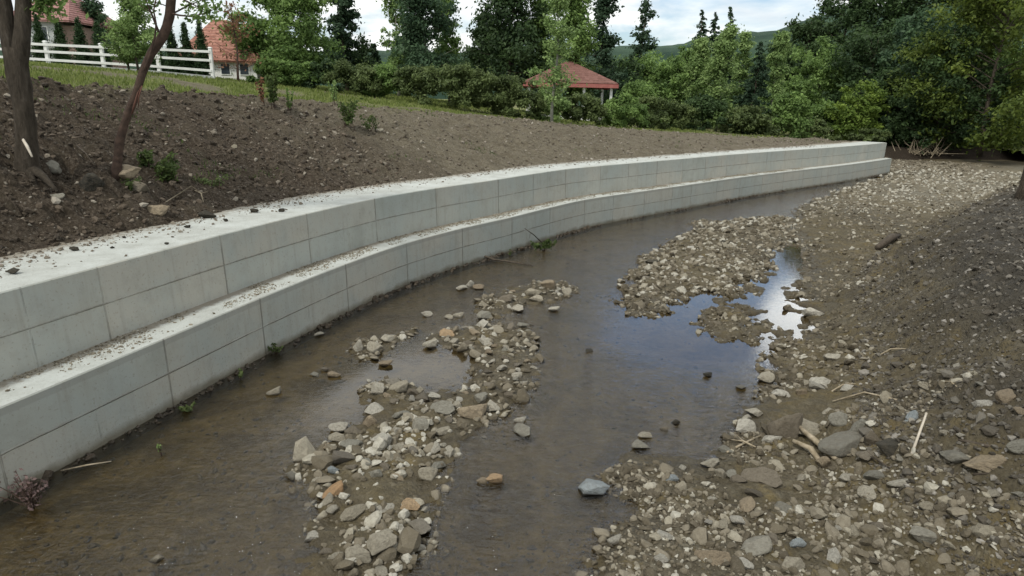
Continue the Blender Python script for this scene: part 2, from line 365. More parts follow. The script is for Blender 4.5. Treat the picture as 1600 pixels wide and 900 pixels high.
def leafmat(name, d, l, trans=.42):
    d = tuple(x*1.25 for x in d); l = tuple(x*1.3 for x in l)
    m = M(name, .6, .25); f = m.attr('rnd'); c = m.ramp(f, [(0, d), (.55, tuple((a+b)/2 for a, b in zip(d, l))), (1, l)]); m.col(c)
    tl = N(m.t, 'ShaderNodeBsdfTranslucent'); L(m.t, c, tl.inputs[0]); mm = N(m.t, 'ShaderNodeMixShader'); mm.inputs[0].default_value = trans
    L(m.t, m.b.outputs[0], mm.inputs[1]); L(m.t, tl.outputs[0], mm.inputs[2]); L(m.t, mm.outputs[0], m.out.inputs[0]); return m.m
LEAF = {k: leafmat('leaf_'+k, a, b) for k, (a, b) in dict(
    mid=((.055, .10, .028), (.19, .28, .08)), bright=((.06, .105, .02), (.2, .27, .05)), dark=((.017, .034, .015), (.07, .115, .04)),
    spruce=((.018, .038, .022), (.06, .1, .052)), pale=((.09, .15, .045), (.26, .35, .13)), blue=((.025, .05, .03), (.09, .15, .07)),
    red=((.10, .05, .03), (.26, .14, .08)), hedge=((.04, .06, .02), (.14, .18, .065)), thuja=((.014, .034, .012), (.04, .075, .025)),
    yellow=((.03, .055, .012), (.15, .19, .035)), weed=((.03, .05, .015), (.1, .14, .04)), grass=((.07, .10, .02), (.20, .23, .07)), pink=((.09, .06, .055), (.2, .14, .13))).items()}
m = M('bark_mat', .95, .2); mb_ = N(m.t, 'ShaderNodeMapping'); mb_.inputs['Scale'].default_value = (1, 1, .22); L(m.t, m.pos, mb_.inputs[0]); n = m.noise(16, 8, .7, vec=mb_.outputs[0]); m.col(m.ramp(n, [(.3, (.035, .028, .02)), (.6, (.09, .074, .056)), (.8, (.16, .14, .115))])); m.bump(n, .12); BARK = m.m
m = M('pale_bark_mat', .9, .2); n = m.noise(5, 8, .7); m.col(m.ramp(n, [(.3, (.11, .11, .085)), (.7, (.26, .26, .22))])); PBARK = m.m
m = M('red_bark_mat', .9, .2); n = m.noise(9, 8, .7); m.col(m.ramp(n, [(.35, (.04, .028, .022)), (.6, (.085, .056, .042)), (.8, (.13, .095, .075))])); m.bump(n, .03); RBARK = m.m
WOOD = simple('driftwood_mat', (.2, .16, .1), (.4, .34, .25), 14)
PWOOD = simple('bleached_wood_mat', (.4, .35, .28), (.55, .5, .42), 14)
DWOOD = simple('wet_wood_mat', (.035, .028, .02), (.1, .08, .06), 14)
WHITE = simple('white_paint', (.62, .63, .6), (.76, .77, .75), 3, .5, .002)
WALLW = simple('white_render', (.6, .6, .57), (.74, .74, .71), 1.5, .8, .004)
WALLG = simple('grey_render', (.32, .34, .34), (.42, .43, .42), 1.5, .8, .004)
WALLP = simple('brown_render', (.2, .14, .12), (.28, .2, .17), 1.5, .8, .004)
GLASS = simple('window_glass', (.03, .04, .05), (.06, .07, .08), 1.0, .12, .0, .6)
def tiles(name, a, b, sc):
    m = M(name, .8, .3); wv = N(m.t, 'ShaderNodeTexWave', wave_type='BANDS', bands_direction='Z'); wv.inputs['Scale'].default_value = sc; wv.inputs['Distortion'].default_value = .6; wv.inputs['Detail Scale'].default_value = 3
    L(m.t, m.pos, wv.inputs[0]); n = m.noise(2.5, 6, .7); vv = m.voro(4.5, 'F1', 'Color'); s2 = N(m.t, 'ShaderNodeSeparateColor'); L(m.t, vv, s2.inputs[0])
    c = m.ramp(m.math('ADD', m.math('MULTIPLY', n, .6), m.math('MULTIPLY', s2.outputs[0], .4)), [(.3, a), (.7, b)])
    c = m.mix(m.mrange(wv.outputs[1], .25, .05, 0, .5), c, tuple(x*.4 for x in a)); m.col(c); m.bump(wv.outputs[1], .05); return m.m
TILE1 = tiles('terracotta_tiles', (.24, .10, .07), (.38, .19, .14), 1.6); TILE2 = tiles('brown_red_shingles', (.15, .07, .055), (.22, .11, .09), 2.2)
REDTRIM = simple('red_fascia', (.28, .09, .08), (.36, .13, .11), 3, .7, .002)
HILLMAT = simple('hill_forest', (.018, .036, .026), (.05, .082, .052), .03, .95, .0, .1)

# ================================================================== SETTING
# front line of the lower step of the wall, seen from above, then its imaginary prolongation
KW = [(-7.6, -2.5), (-7.05, 0.5), (-6.35, 3.0), (-5.45, 5.6), (-4.74, 7.9), (-4.07, 10.15), (-3.34, 12.3), (-2.5, 14.33), (-1.34, 16.35), (-.12, 18.1), (1.14, 20.1), (2.38, 21.9), (3.7, 23.35), (5.04, 24.7), (7.8, 27.5), (11.0, 30.75), (14.6, 34.1), (19.6, 38.6), (23.4, 42.3), (25.9, 44.9)]
KX = [(28.4, 50.5), (31.5, 54.5), (38, 57), (50, 58), (75, 58)]
FRONT = resample(catmull(KW), .25)
FULL = resample(catmull(KW+KX), .25)
def normals(P):
    T = np.gradient(P, axis=0); T /= np.linalg.norm(T, axis=1)[:, None]; return np.stack([-T[:, 1], T[:, 0]], -1)   # to the left
NF = normals(FULL)
def tdist(x, y):
    """signed distance to the left of the wall front, and the y of the nearest front point"""
    P = np.stack([np.ravel(x), np.ravel(y)], -1); D = np.empty(len(P)); Yf = np.empty(len(P))
    for a in range(0, len(P), 20000):
        q = P[a:a+20000]; d2 = ((q[:, None, :]-FULL[None])**2).sum(-1); i = d2.argmin(1)
        v = q-FULL[i]; sg = np.sign((v*NF[i]).sum(1)); D[a:a+20000] = np.sqrt(d2[np.arange(len(q)), i])*np.where(sg == 0, 1, sg); Yf[a:a+20000] = FULL[i, 1]
    return D.reshape(np.shape(x)), Yf.reshape(np.shape(x))
def pxpoly(pts, z=0.0): return np.array([unp(*p, z) for p in pts])
RIGHT = pxpoly([(1392, 262), (1375, 278), (1330, 290), (1250, 322), (1232, 345), (1246, 385), (1260, 420), (1243, 455), (1246, 480), (1266, 512), (1212, 528), (1188, 560), (1205, 600), (1160, 640), (1128, 690), (1096, 716), (1030, 712), (965, 716), (950, 752), (985, 790), (950, 830), (900, 905)])
RIGHT = np.vstack([RIGHT, [[.6, 3.5], [.8, 0], [80, 0], [80, 80], [20, 80], [20, 50], [25.6, 48]]])
BARB = pxpoly([(962, 468), (985, 430), (1005, 402), (1055, 372), (1100, 352), (1160, 342), (1238, 338), (1240, 380), (1212, 392), (1200, 428), (1165, 436), (1168, 462), (1120, 466), (1095, 452), (1050, 474), (1022, 492), (985, 492)])
ISLET = pxpoly([(1092, 500), (1120, 476), (1170, 484), (1200, 508), (1185, 534), (1140, 534), (1105, 522)])
BARA = pxpoly([(668, 532), (700, 518), (745, 508), (790, 508), (832, 512), (840, 560), (832, 605), (796, 645), (742, 672), (715, 700), (692, 745), (668, 800), (662, 850), (640, 910), (480, 910), (470, 850), (500, 790), (480, 762), (444, 742), (470, 712), (520, 690), (548, 672), (566, 640), (578, 604), (600, 592), (650, 598), (660, 614), (720, 606), (745, 590), (742, 560), (700, 545)])
ARC = pxpoly([(742, 490), (745, 470), (790, 455), (830, 440), (880, 442), (900, 458), (880, 470), (820, 478), (790, 490), (760, 502)])
ARC2 = pxpoly([(540, 556), (552, 530), (600, 528), (640, 518), (636, 530), (600, 552), (575, 560)])
FARB = pxpoly([(1072, 352), (1085, 344), (1115, 344), (1118, 352), (1095, 358)])
TOE = np.array([(4.6, -2.0), (4.1, 3.0), (3.75, 5.2), (3.9, 6.9), (4.7, 8.6), (6.0, 11.2), (7.7, 14.4), (9.3, 16.9), (11.6, 19.6), (17.2, 25.6), (24, 32.5), (31, 39.5), (40, 47)]); TOEF = resample(catmull([tuple(p) for p in TOE]), .3)
def toedist(x, y):
    P = np.stack([np.ravel(x), np.ravel(y)], -1); D = np.empty(len(P)); T = np.gradient(TOEF, axis=0); nr = np.stack([T[:, 1], -T[:, 0]], -1)
    for a in range(0, len(P), 20000):
        q = P[a:a+20000]; d2 = ((q[:, None, :]-TOEF[None])**2).sum(-1); i = d2.argmin(1)
        D[a:a+20000] = np.sqrt(d2[np.arange(len(q)), i])*np.where(((q-TOEF[i])*nr[i]).sum(1) >= 0, 1, -1)
    return D.reshape(np.shape(x))
def shore(x, y):
    P = np.stack([np.ravel(x), np.ravel(y)], -1); s = np.full(len(P), -9.0)
    for pl in (RIGHT, BARB, ISLET, BARA, ARC, ARC2, FARB): s = np.maximum(s, poly_sd(P, pl))
    return s.reshape(np.shape(x))
def bed_height(x, y):
    sd_ = shore(x, y); far = np.clip(np.hypot(x, y)/30, .5, 1.3)
    n1_ = fbm2(x, y, 1.1, 3, 1.0); n2_ = fbm2(x, y, 4.5, 4, 2.0, .6)
    loc = np.exp(-(((x-5.2)/2.6)**2+((y-14.5)/4.0)**2)); lump = fbm2(x, y, 2.6, 5, 17.0, .62); sd2 = sd_+.36*n2_*far+.30*n1_*far-.02+loc*1.35*fbm2(x, y, 2.3, 4, 16.0)
    z = np.where(sd2 > 0, .012+np.minimum(.085, sd2*.13), np.maximum(-.15, sd2*.28-.008))
    z = z+(.03*n2_+.03*fbm2(x, y, 2.2, 3, 15.0))*sstep(-.4, 0, sd2)+.012*n2_+.11*np.maximum(lump, -.1)*sstep(.1, 1.0, poly_sd(np.stack([np.ravel(x), np.ravel(y)], -1), RIGHT).reshape(np.shape(x)))
    td = toedist(x, y)+.5*fbm2(x, y, .5, 3, 8.0)
    rise = (1.2+.55*(1-sstep(10, 20, y)))*sstep(-.3, 2.8, td)+.55*sstep(3, 9, td)
    z = z+rise+np.clip(td, 0, 1)*(.23*fbm2(x, y, .9, 5, 3.0, .6)+.075*fbm2(x, y, 5, 4, 9.0, .65))
    # ridges left by the digger across the far gravel flat
    fl = sstep(0, 2, sd_)*(1-sstep(-1.5, 0, td))*sstep(17, 21, y)
    z = z+fl*(.13*fbm2(x*.45+y*.2, y, .55, 3, 12.0)+.04)
    return z, sd2, td
def axis(lo, hi, a, b, h, g=1.06):
    c = list(np.arange(a, b, h)); s = h; x = c[-1]
    while x < hi: s *= g; x += s; c.append(x)
    s = h; x = c[0]; o = []
    while x > lo: s *= g; x -= s; o.append(x)
    return np.array(o[::-1]+c)
def grid_faces(nx, ny, keep=None):
    i = np.arange(nx*ny).reshape(ny, nx); F = np.stack([i[:-1, :-1], i[:-1, 1:], i[1:, 1:], i[1:, :-1]], -1).reshape(-1, 4)
    if keep is not None: F = F[keep.ravel()[F].all(1)]
    return F
def compact(V, F, attrs):
    u, inv = np.unique(F, return_inverse=True); return V[u], inv.reshape(F.shape), {k: a[u] for k, a in attrs.items()}
# riverbed
bx = axis(-9, 75, -6.8, 11, .055, 1.035); by = axis(-3, 72, 3.2, 17, .055, 1.03)
BX, BY = np.meshgrid(bx, by); BZ, SD, TD = bed_height(BX, BY); TW, _y = tdist(BX, BY)
BZ = np.where((TW > .3) & (_y < 46), -.6, BZ)
keep = (TW < 1.2) | ((_y > 46) & (TW < 6))
V = np.stack([BX, BY, BZ], -1).reshape(-1, 3)
gravel = sstep(-.05, .12, SD)*(.85+.15*np.sin(BX)); dark_ = sstep(.2, 2.6, TD+1.0*fbm2(BX, BY, .8, 4, 5.0)); dry_ = sstep(24, 34, BY+4*fbm2(BX, BY, .3, 3, 6.0))*sstep(-9, -1.5, TD)*(1-sstep(-.3, .4, TD))*sstep(.3, 1.2, SD)
V, F, A = compact(V, grid_faces(len(bx), len(by), keep), dict(gravel=gravel.ravel(), dark=dark_.ravel(), dry=dry_.ravel()))
riverbed = tag(mesh_np('riverbed', V, F, BEDMAT, smooth=True, attrs=A), kind='structure')
def bilin(xs, ys, Z, x, y):
    i = np.clip(np.searchsorted(xs, x)-1, 0, len(xs)-2); j = np.clip(np.searchsorted(ys, y)-1, 0, len(ys)-2)
    u = np.clip((x-xs[i])/(xs[i+1]-xs[i]), 0, 1); v = np.clip((y-ys[j])/(ys[j+1]-ys[j]), 0, 1)
    return Z[j, i]*(1-u)*(1-v)+Z[j, i+1]*u*(1-v)+Z[j+1, i]*(1-u)*v+Z[j+1, i+1]*u*v
def bedz(x, y): return bilin(bx, by, BZ, np.asarray(x, float), np.asarray(y, float))

# embankment and field behind the wall, one sheet out to the foot of the hills
W_STEP, W_CAP = .68, 1.55           # depth of the ledge, depth of the cap
def bank_height(x, y):
    t, yf = tdist(x, y)
    wall = 1-sstep(45.2, 46.0, yf)
    zc = np.interp(yf, [2, 10, 18, 25, 31, 39, 46, 60], [4.5, 4.42, 4.02, 3.42, 2.85, 2.25, 2.0, 1.3])
    zf = np.interp(x, [-70, -25, -17, -3, 4, 13, 22, 45, 75], [6.3, 5.45, 5.05, 3.75, 3.0, 2.4, 2.0, 1.6, 2.2])
    zf = np.where(y < 15, zf*.6+4.6*.4, zf)
    n0 = fbm2(x, y, .45, 3, 21.0); n1_ = fbm2(x, y, 1.6, 5, 22.0, .62)
    tb = W_STEP+W_CAP+.35*n0+.22*n1_
    tc_ = 7.6-1.8*sstep(25, 40, yf)
    k = np.clip((t-tb)/(tc_-tb), 0, 1); k = k+.18*k*(1-k)
    zb = 1.98+(zc-1.98)*k
    over = 1.98-(tb-t)*.9
    z = np.where(t < tb, np.maximum(over, 1.2), zb)
    rough_ = np.clip((t-tb+.2)/.8, 0, 1)*(1-sstep(tc_, tc_+1.5, t))
    near = 1-sstep(8, 20, yf)
    z = z+rough_*(.18+.14*near)*n1_+rough_*(.06+.08*near)*fbm2(x, y, 4.5, 4, 25.0, .65)
    ca_ = math.cos(R(-62)); sa_ = math.sin(R(-62)); z = z+rough_*.09*fbm2((x*ca_+y*sa_)*.35, (-x*sa_+y*ca_)*2.2, 1.0, 4, 27.0, .6)
    heap = np.exp(-(((x+7.7)/1.1)**2+((y-11.2)/.9)**2))*.55+np.exp(-(((x+8.6)/1.2)**2+((y-9.6)/.8)**2))*.45
    z = z+heap*(.7+n1_*.6)
    m_ = sstep(tc_-.2, tc_+9, t); z = z*(1-m_)+(zf+.05*n0)*m_
    # beyond the end of the wall: a low earth cut
    ze = -.15+sstep(.2, 1.6, t+.3*n1_)*(1.15+.15*n0); ze = ze*(1-sstep(1.5, 9, t))+zf*.75*sstep(1.5, 9, t)
    z = z*wall+ze*(1-wall)
    return z, t, yf, tc_, tb
ex = axis(-420, 420, -13.5, 4, .085, 1.045); ey = axis(-4, 560, 5.5, 26, .085, 1.045)
EX, EY = np.meshgrid(ex, ey); EZ, ET, EYF, ETC, ETB = bank_height(EX, EY)
keep = (ET > W_STEP+.12) | ((EYF > 46.5) & (ET > -4))
nn = fbm2(EX, EY, .5, 4, 31.0)
grass_ = sstep(-.6, 1.6, ET-ETC-.4+1.6*nn)*(1-.9*sstep(.0, .35, fbm2(EX, EY, .3, 4, 33.0)))
soil_ = 1-sstep(14.5, 20.5, EYF+2.5*nn+.35*(ET-2)); soil_ = np.maximum(soil_, sstep(45, 47, EYF))
V = np.stack([EX, EY, EZ], -1).reshape(-1, 3)
V, F, A = compact(V, grid_faces(len(ex), len(ey), keep), dict(grass=grass_.ravel(), soil=soil_.ravel(), cut=(sstep(46.2, 47.5, EYF)*(1-sstep(2.2, 4.0, ET+.8*nn))).ravel()))
tag(mesh_np('embankment', V, F, BANKMAT, smooth=True, attrs=A), kind='structure')
def bankz(x, y): return bilin(ex, ey, EZ, np.asarray(x, float), np.asarray(y, float))
def groundz(x, y):
    t, _ = tdist(np.array([x]), np.array([y])); return float(bankz(x, y) if t[0] > .6 else bedz(x, y))
def hit(px, py):
    """first point of the land met by the ray through a point of the photograph"""
    d = ray(px, py); lo = 3.0; s = np.arange(3.0, 90, .1); P = np.array([0, 0, CAMZ])+d*s[:, None]
    t, _ = tdist(P[:, 0], P[:, 1]); z = np.where(t > .6, bankz(P[:, 0], P[:, 1]), bedz(P[:, 0], P[:, 1]))
    i = np.argmax(P[:, 2] < z)
    return P[i] if P[i, 2] < z[i] else P[-1]
# land on the far right bank out to the horizon, under the forest
rx = axis(30, 520, 40, 60, 2, 1.12); ry = axis(-40, 560, 20, 70, 2, 1.12); RX, RY = np.meshgrid(rx, ry)
RZ = 1.05+.012*np.clip(RX-40, 0, 200)+.3*fbm2(RX, RY, .1, 3, 40.0)
keep = (RX > 42) | ((RY > 63) & (RX > 24))
V, F, A = compact(np.stack([RX, RY, RZ], -1).reshape(-1, 3), grid_faces(len(rx), len(ry), keep), dict(grass=np.full(RX.size, .9), soil=np.ones(RX.size)))
tag(mesh_np('ground', V, F, BANKMAT, smooth=True, attrs=A), kind='structure')
# hills
th = np.linspace(R(-60), R(60), 260); prof = []
for a in th:
    X_ = math.tan(a) if abs(a) < 1.5 else 0
    prof.append(a)
def hill(name, D, base, amp, seed, fn):
    rr_ = [D, D*1.04, D*1.12, D*1.25, D*1.6]; V = []
    H = np.array([fn(a) for a in th])+amp*fbm2(th*12, th*0, 1.0, 5, seed, .6)
    rough = fbm2(th*260, th*0, 1.0, 2, seed+3)*amp*.12
    for k, r_ in enumerate(rr_):
        f = [-.1, .45, .8, 1.0, .9][k]
        V.append(np.stack([np.sin(th)*r_, np.cos(th)*r_, base+H*f+rough*(k > 0)], -1))
    V = np.array(V); n = len(th); F = grid_faces(n, len(rr_))
    return tag(mesh_np(name, V.reshape(-1, 3), F, HILLMAT, smooth=True), kind='structure')
hill('hills', 480, -5, 6, 51.0, lambda a: np.interp(a, [-1, -.4, 0, .16, .24, .35, .45, .6, 1], [40, 45, 50, 57, 60, 70, 84, 95, 90]))

# water
m_ = axis(-9, 60, -7, 16, .2, 1.1); n_ = axis(-3, 66, 2, 24, .2, 1.1); WX, WY = np.meshgrid(m_, n_); TT, _y = tdist(WX, WY)
PUD = pxpoly([(1010, 478), (1110, 440), (1200, 372), (1262, 372), (1285, 530), (1200, 552), (1080, 560), (1000, 530)])
pd = poly_sd(np.stack([WX.ravel(), WY.ravel()], -1), PUD)
pd = np.maximum(pd, poly_sd(np.stack([WX.ravel(), WY.ravel()], -1), pxpoly([(575, 572), (640, 560), (735, 556), (725, 598), (600, 600), (540, 640), (500, 640), (520, 600)]))-.15)
V, F, A = compact(np.stack([WX, WY, np.zeros_like(WX)], -1).reshape(-1, 3), grid_faces(len(m_), len(n_), (TT < .9)), dict(calm=sstep(-2.6, .25, pd)*.97))
tag(mesh_np('river_water', V, F, WATER, attrs=A), kind='structure')

# ------------------------------------------------------------------ retaining wall
def offs(P, d): return P+normals(P)*d
A0 = FRONT; A1 = resample(FRONT, .25); n_w = len(A0)
wroot = empty('retaining_wall', (*A0[0], 0)); tag(wroot, 'long curved pale concrete retaining wall in two steps along the water', 'retaining wall')
wroot.location = (0, 0, 0)
arc = np.r_[0, np.cumsum(np.linalg.norm(np.diff(A0, axis=0), axis=1))]
def arc_of(pts):
    out = []
    for p in pts: out.append(arc[((A0-p)**2).sum(1).argmin()])
    return np.array(out)
def panel_u(joints):
    j = np.sort(arc_of(joints)); d = np.median(np.diff(j)); pre = np.arange(j[0]-d, -20, -d)[::-1]; post = np.arange(j[-1]+d, arc[-1]+20, d)
    k = np.r_[pre, j, post]; return np.interp(arc, k, np.arange(len(k)))
LJ = [unp(*p, 1.0) for p in [(8, 640), (272, 533), (418.5, 464), (540, 414), (630, 380), (722, 356.5), (795, 339), (858, 324), (909, 311), (962, 305), (1009, 299), (1050, 292.5), (1086, 288)]]
UJ = [unp(*p, 2.0) for p in [(161, 420), (347, 370), (483, 335), (585, 310), (675, 292.5), (756, 278.5), (823, 270), (883, 264), (933, 259), (980, 255), (1022, 250.5), (1062, 247.5)]]
def strip(P, Q, zP, zQ, u, vP, vQ, name, mat, rows=1, attr=None):
    ks = np.linspace(0, 1, rows+1); V = []; UV = []; E = []
    for k in ks:
        pt = P*(1-k)+Q*k; V.append(np.c_[pt, np.full(len(pt), zP*(1-k)+zQ*k)]); UV.append(np.c_[u, np.full(len(pt), vP*(1-k)+vQ*k)]); E.append(np.full(len(pt), k))
    return np.vstack(V), grid_faces(len(P), rows+1), np.vstack(UV), np.concatenate(E)
def solid(name, mats, segs):
    """one closed strip mesh from consecutive profile segments"""
    Vs, Fs, UVs, Es, Ms = [], [], [], [], []; b = 0
    for (P, Q, zP, zQ, u, vP, vQ, mi) in segs:
        V, F, U, E_ = strip(P, Q, zP, zQ, u, vP, vQ, '', None, 3 if mi else 1); Vs.append(V); Fs.append(F[:, ::-1]+b); UVs.append(U); Es.append(E_); Ms += [mi]*len(F); b += len(V)
    # end cap
    P, Q, z0, z1 = segs[0][0][-1], segs[-1][1][-1], segs[0][2], segs[0][3]
    V = np.array([[*P, z0], [*Q, z0], [*Q, z1], [*P, z1]]); Vs.append(V); Fs.append(np.array([[0, 1, 2, 3]])+b); UVs.append(np.array([[.2, z0], [.6, z0], [.6, z1], [.2, z1]])); Es.append(np.zeros(4)); Ms.append(0)
    o = mesh_np(name, np.vstack(Vs), np.vstack(Fs), mats[0], wroot, attrs=dict(edge=np.concatenate(Es)), uv=np.vstack(UVs))
    for m2 in mats[1:]: o.data.materials.append(m2)
    o.data.polygons.foreach_set('material_index', np.array(Ms, np.int32)); return o
ul, uu = panel_u(LJ), panel_u(UJ)
bt = .03       # batter
solid('lower_step', [CONC_LOW, CONC_TOP], [(A0, offs(A0, bt), -.5, .985, ul, -.5, .985, 0), (offs(A0, bt), offs(A0, bt+.015), .985, 1.0, ul, .985, 1.0, 0), (offs(A0, bt+.015), offs(A0, W_STEP), 1.0, 1.0, ul, 0, 1, 1), (offs(A0, W_STEP), offs(A0, W_STEP+.01), 1.0, -.5, ul, 0, 1, 0)])
EXT = (FRONT[-1]-FRONT[-4]); EXT = EXT/np.linalg.norm(EXT); AU = np.vstack([A0[:-1], A0[-1]+EXT*0.0, A0[-1]+EXT*.35, A0[-1]+EXT*.7]); uu = np.r_[uu[:-1], uu[-1], uu[-1]+.15, uu[-1]+.3]
solid('upper_step', [CONC_UP, CONC_TOP], [(offs(AU, W_STEP-.02), offs(AU, W_STEP+.02), .99, 1.985, uu, .99, 1.985, 0), (offs(AU, W_STEP+.02), offs(AU, W_STEP+.035), 1.985, 2.0, uu, 1.985, 2.0, 0), (offs(AU, W_STEP+.035), offs(AU, W_STEP+W_CAP+.5), 2.0, 2.0, uu, 0, 1, 1), (offs(AU, W_STEP+W_CAP+.5), offs(AU, W_STEP+W_CAP+.51), 2.0, 1.0, uu, 0, 1, 0)])

# ================================================================== STONES
def ico(sub):
    import bmesh
    bm = bmesh.new(); bmesh.ops.create_icosphere(bm, subdivisions=sub, radius=1.0)
    V = np.array([v.co[:] for v in bm.verts]); F = np.array([[v.index for v in f.verts] for f in bm.faces]); bm.free(); return V, F
def rockshape(D, seed, round_=8, cuts=12, flat=.7):
    r_ = np.random.default_rng(seed); n = r_.normal(size=(cuts, 3)); n /= np.linalg.norm(n, axis=1)[:, None]; d = r_.uniform(.64, 1.0, cuts)
    dot = np.clip(D@n.T, 1e-4, None); k = (dot/d); rad = 1/((k**round_).sum(1)+.62**round_)**(1/round_)
    V = D*rad[:, None]; V = V*(1+.11*perlin(D*1.8+seed)[:, None]+.04*perlin(D*5+seed)[:, None]+.016*perlin(D*13+seed)[:, None]-.03*np.abs(perlin(D*3.1+seed*2)[:, None]))
    s = np.array([1.0, r_.uniform(.65, .95), flat*r_.uniform(.75, 1.1)]); return V*s
I3, F3 = ico(5); I2, F2 = ico(2); I1, F1 = ico(1)
ROCKS = []
for k in range(14):
    V = rockshape(I3, 100+k, round_=[16, 28, 44][k % 3], cuts=[10, 12, 9][k % 3], flat=[.78, .65, .85, .58][k % 4])
    V = (V-(V.max(0)+V.min(0))/2); V = V/((V.max(0)-V.min(0))/2)
    me = bpy.data.meshes.new('stone'); me.vertices.add(len(V)); me.vertices.foreach_set('co', V.astype(np.float32).ravel())
    me.loops.add(F3.size); me.loops.foreach_set('vertex_index', F3.astype(np.int32).ravel()); me.polygons.add(len(F3))
    me.polygons.foreach_set('loop_start', np.arange(0, F3.size, 3, dtype=np.int32)); me.polygons.foreach_set('use_smooth', np.ones(len(F3), bool)); me.update(calc_edges=True)
    ROCKS.append(me)
_matcache = {}
def rock_mesh(k, mat):
    key = (k % 14, mat.name)
    if key not in _matcache:
        me = ROCKS[k % 14].copy(); me.materials.append(mat); _matcache[key] = me
    return _matcache[key]
placed = []
def stone(px, py, wpx, hpx, mat, label=None, group=None, k=0, rz=0.0, name='stone', sink=.3, tilt=(0, 0), xyz=None, cat='stone', depth=None):
    """px,py: middle of the stone's foot in the photograph; wpx,hpx: its drawn size there"""
    p = hit(px, py+hpx*.2) if xyz is None else np.array(xyz)
    if p[2] < .005 and xyz is None and py > 330: p = np.array([*unp(px, py+hpx*.25), -.01])
    D = math.hypot(p[1], CAMZ-p[2]); a = wpx/FPX*D/2; h = hpx/FPX*D
    me = rock_mesh(k, mat); o = bpy.data.objects.new(name, me)
    ext = np.array([v for b in [me] for v in (max(abs(c.co.x) for c in b.vertices),)]) if False else None
    th_ = math.atan2(CAMZ-p[2], p[1]); dep = (depth or .75)*2*a; hv = (h-dep*math.sin(th_)*.8)/math.cos(th_); hv = min(max(hv, .42*2*a), 2.2*a)*1.25; dz = hv/2; dy = dep/2
    o.scale = (a, dy, dz); o.rotation_euler = (tilt[0], tilt[1], rz)
    o.location = (p[0], p[1]+dy*.2, p[2]+dz*(1-2*sink)); link(o)
    tag(o, label, cat, group); placed.append((p[0], p[1], a)); return o
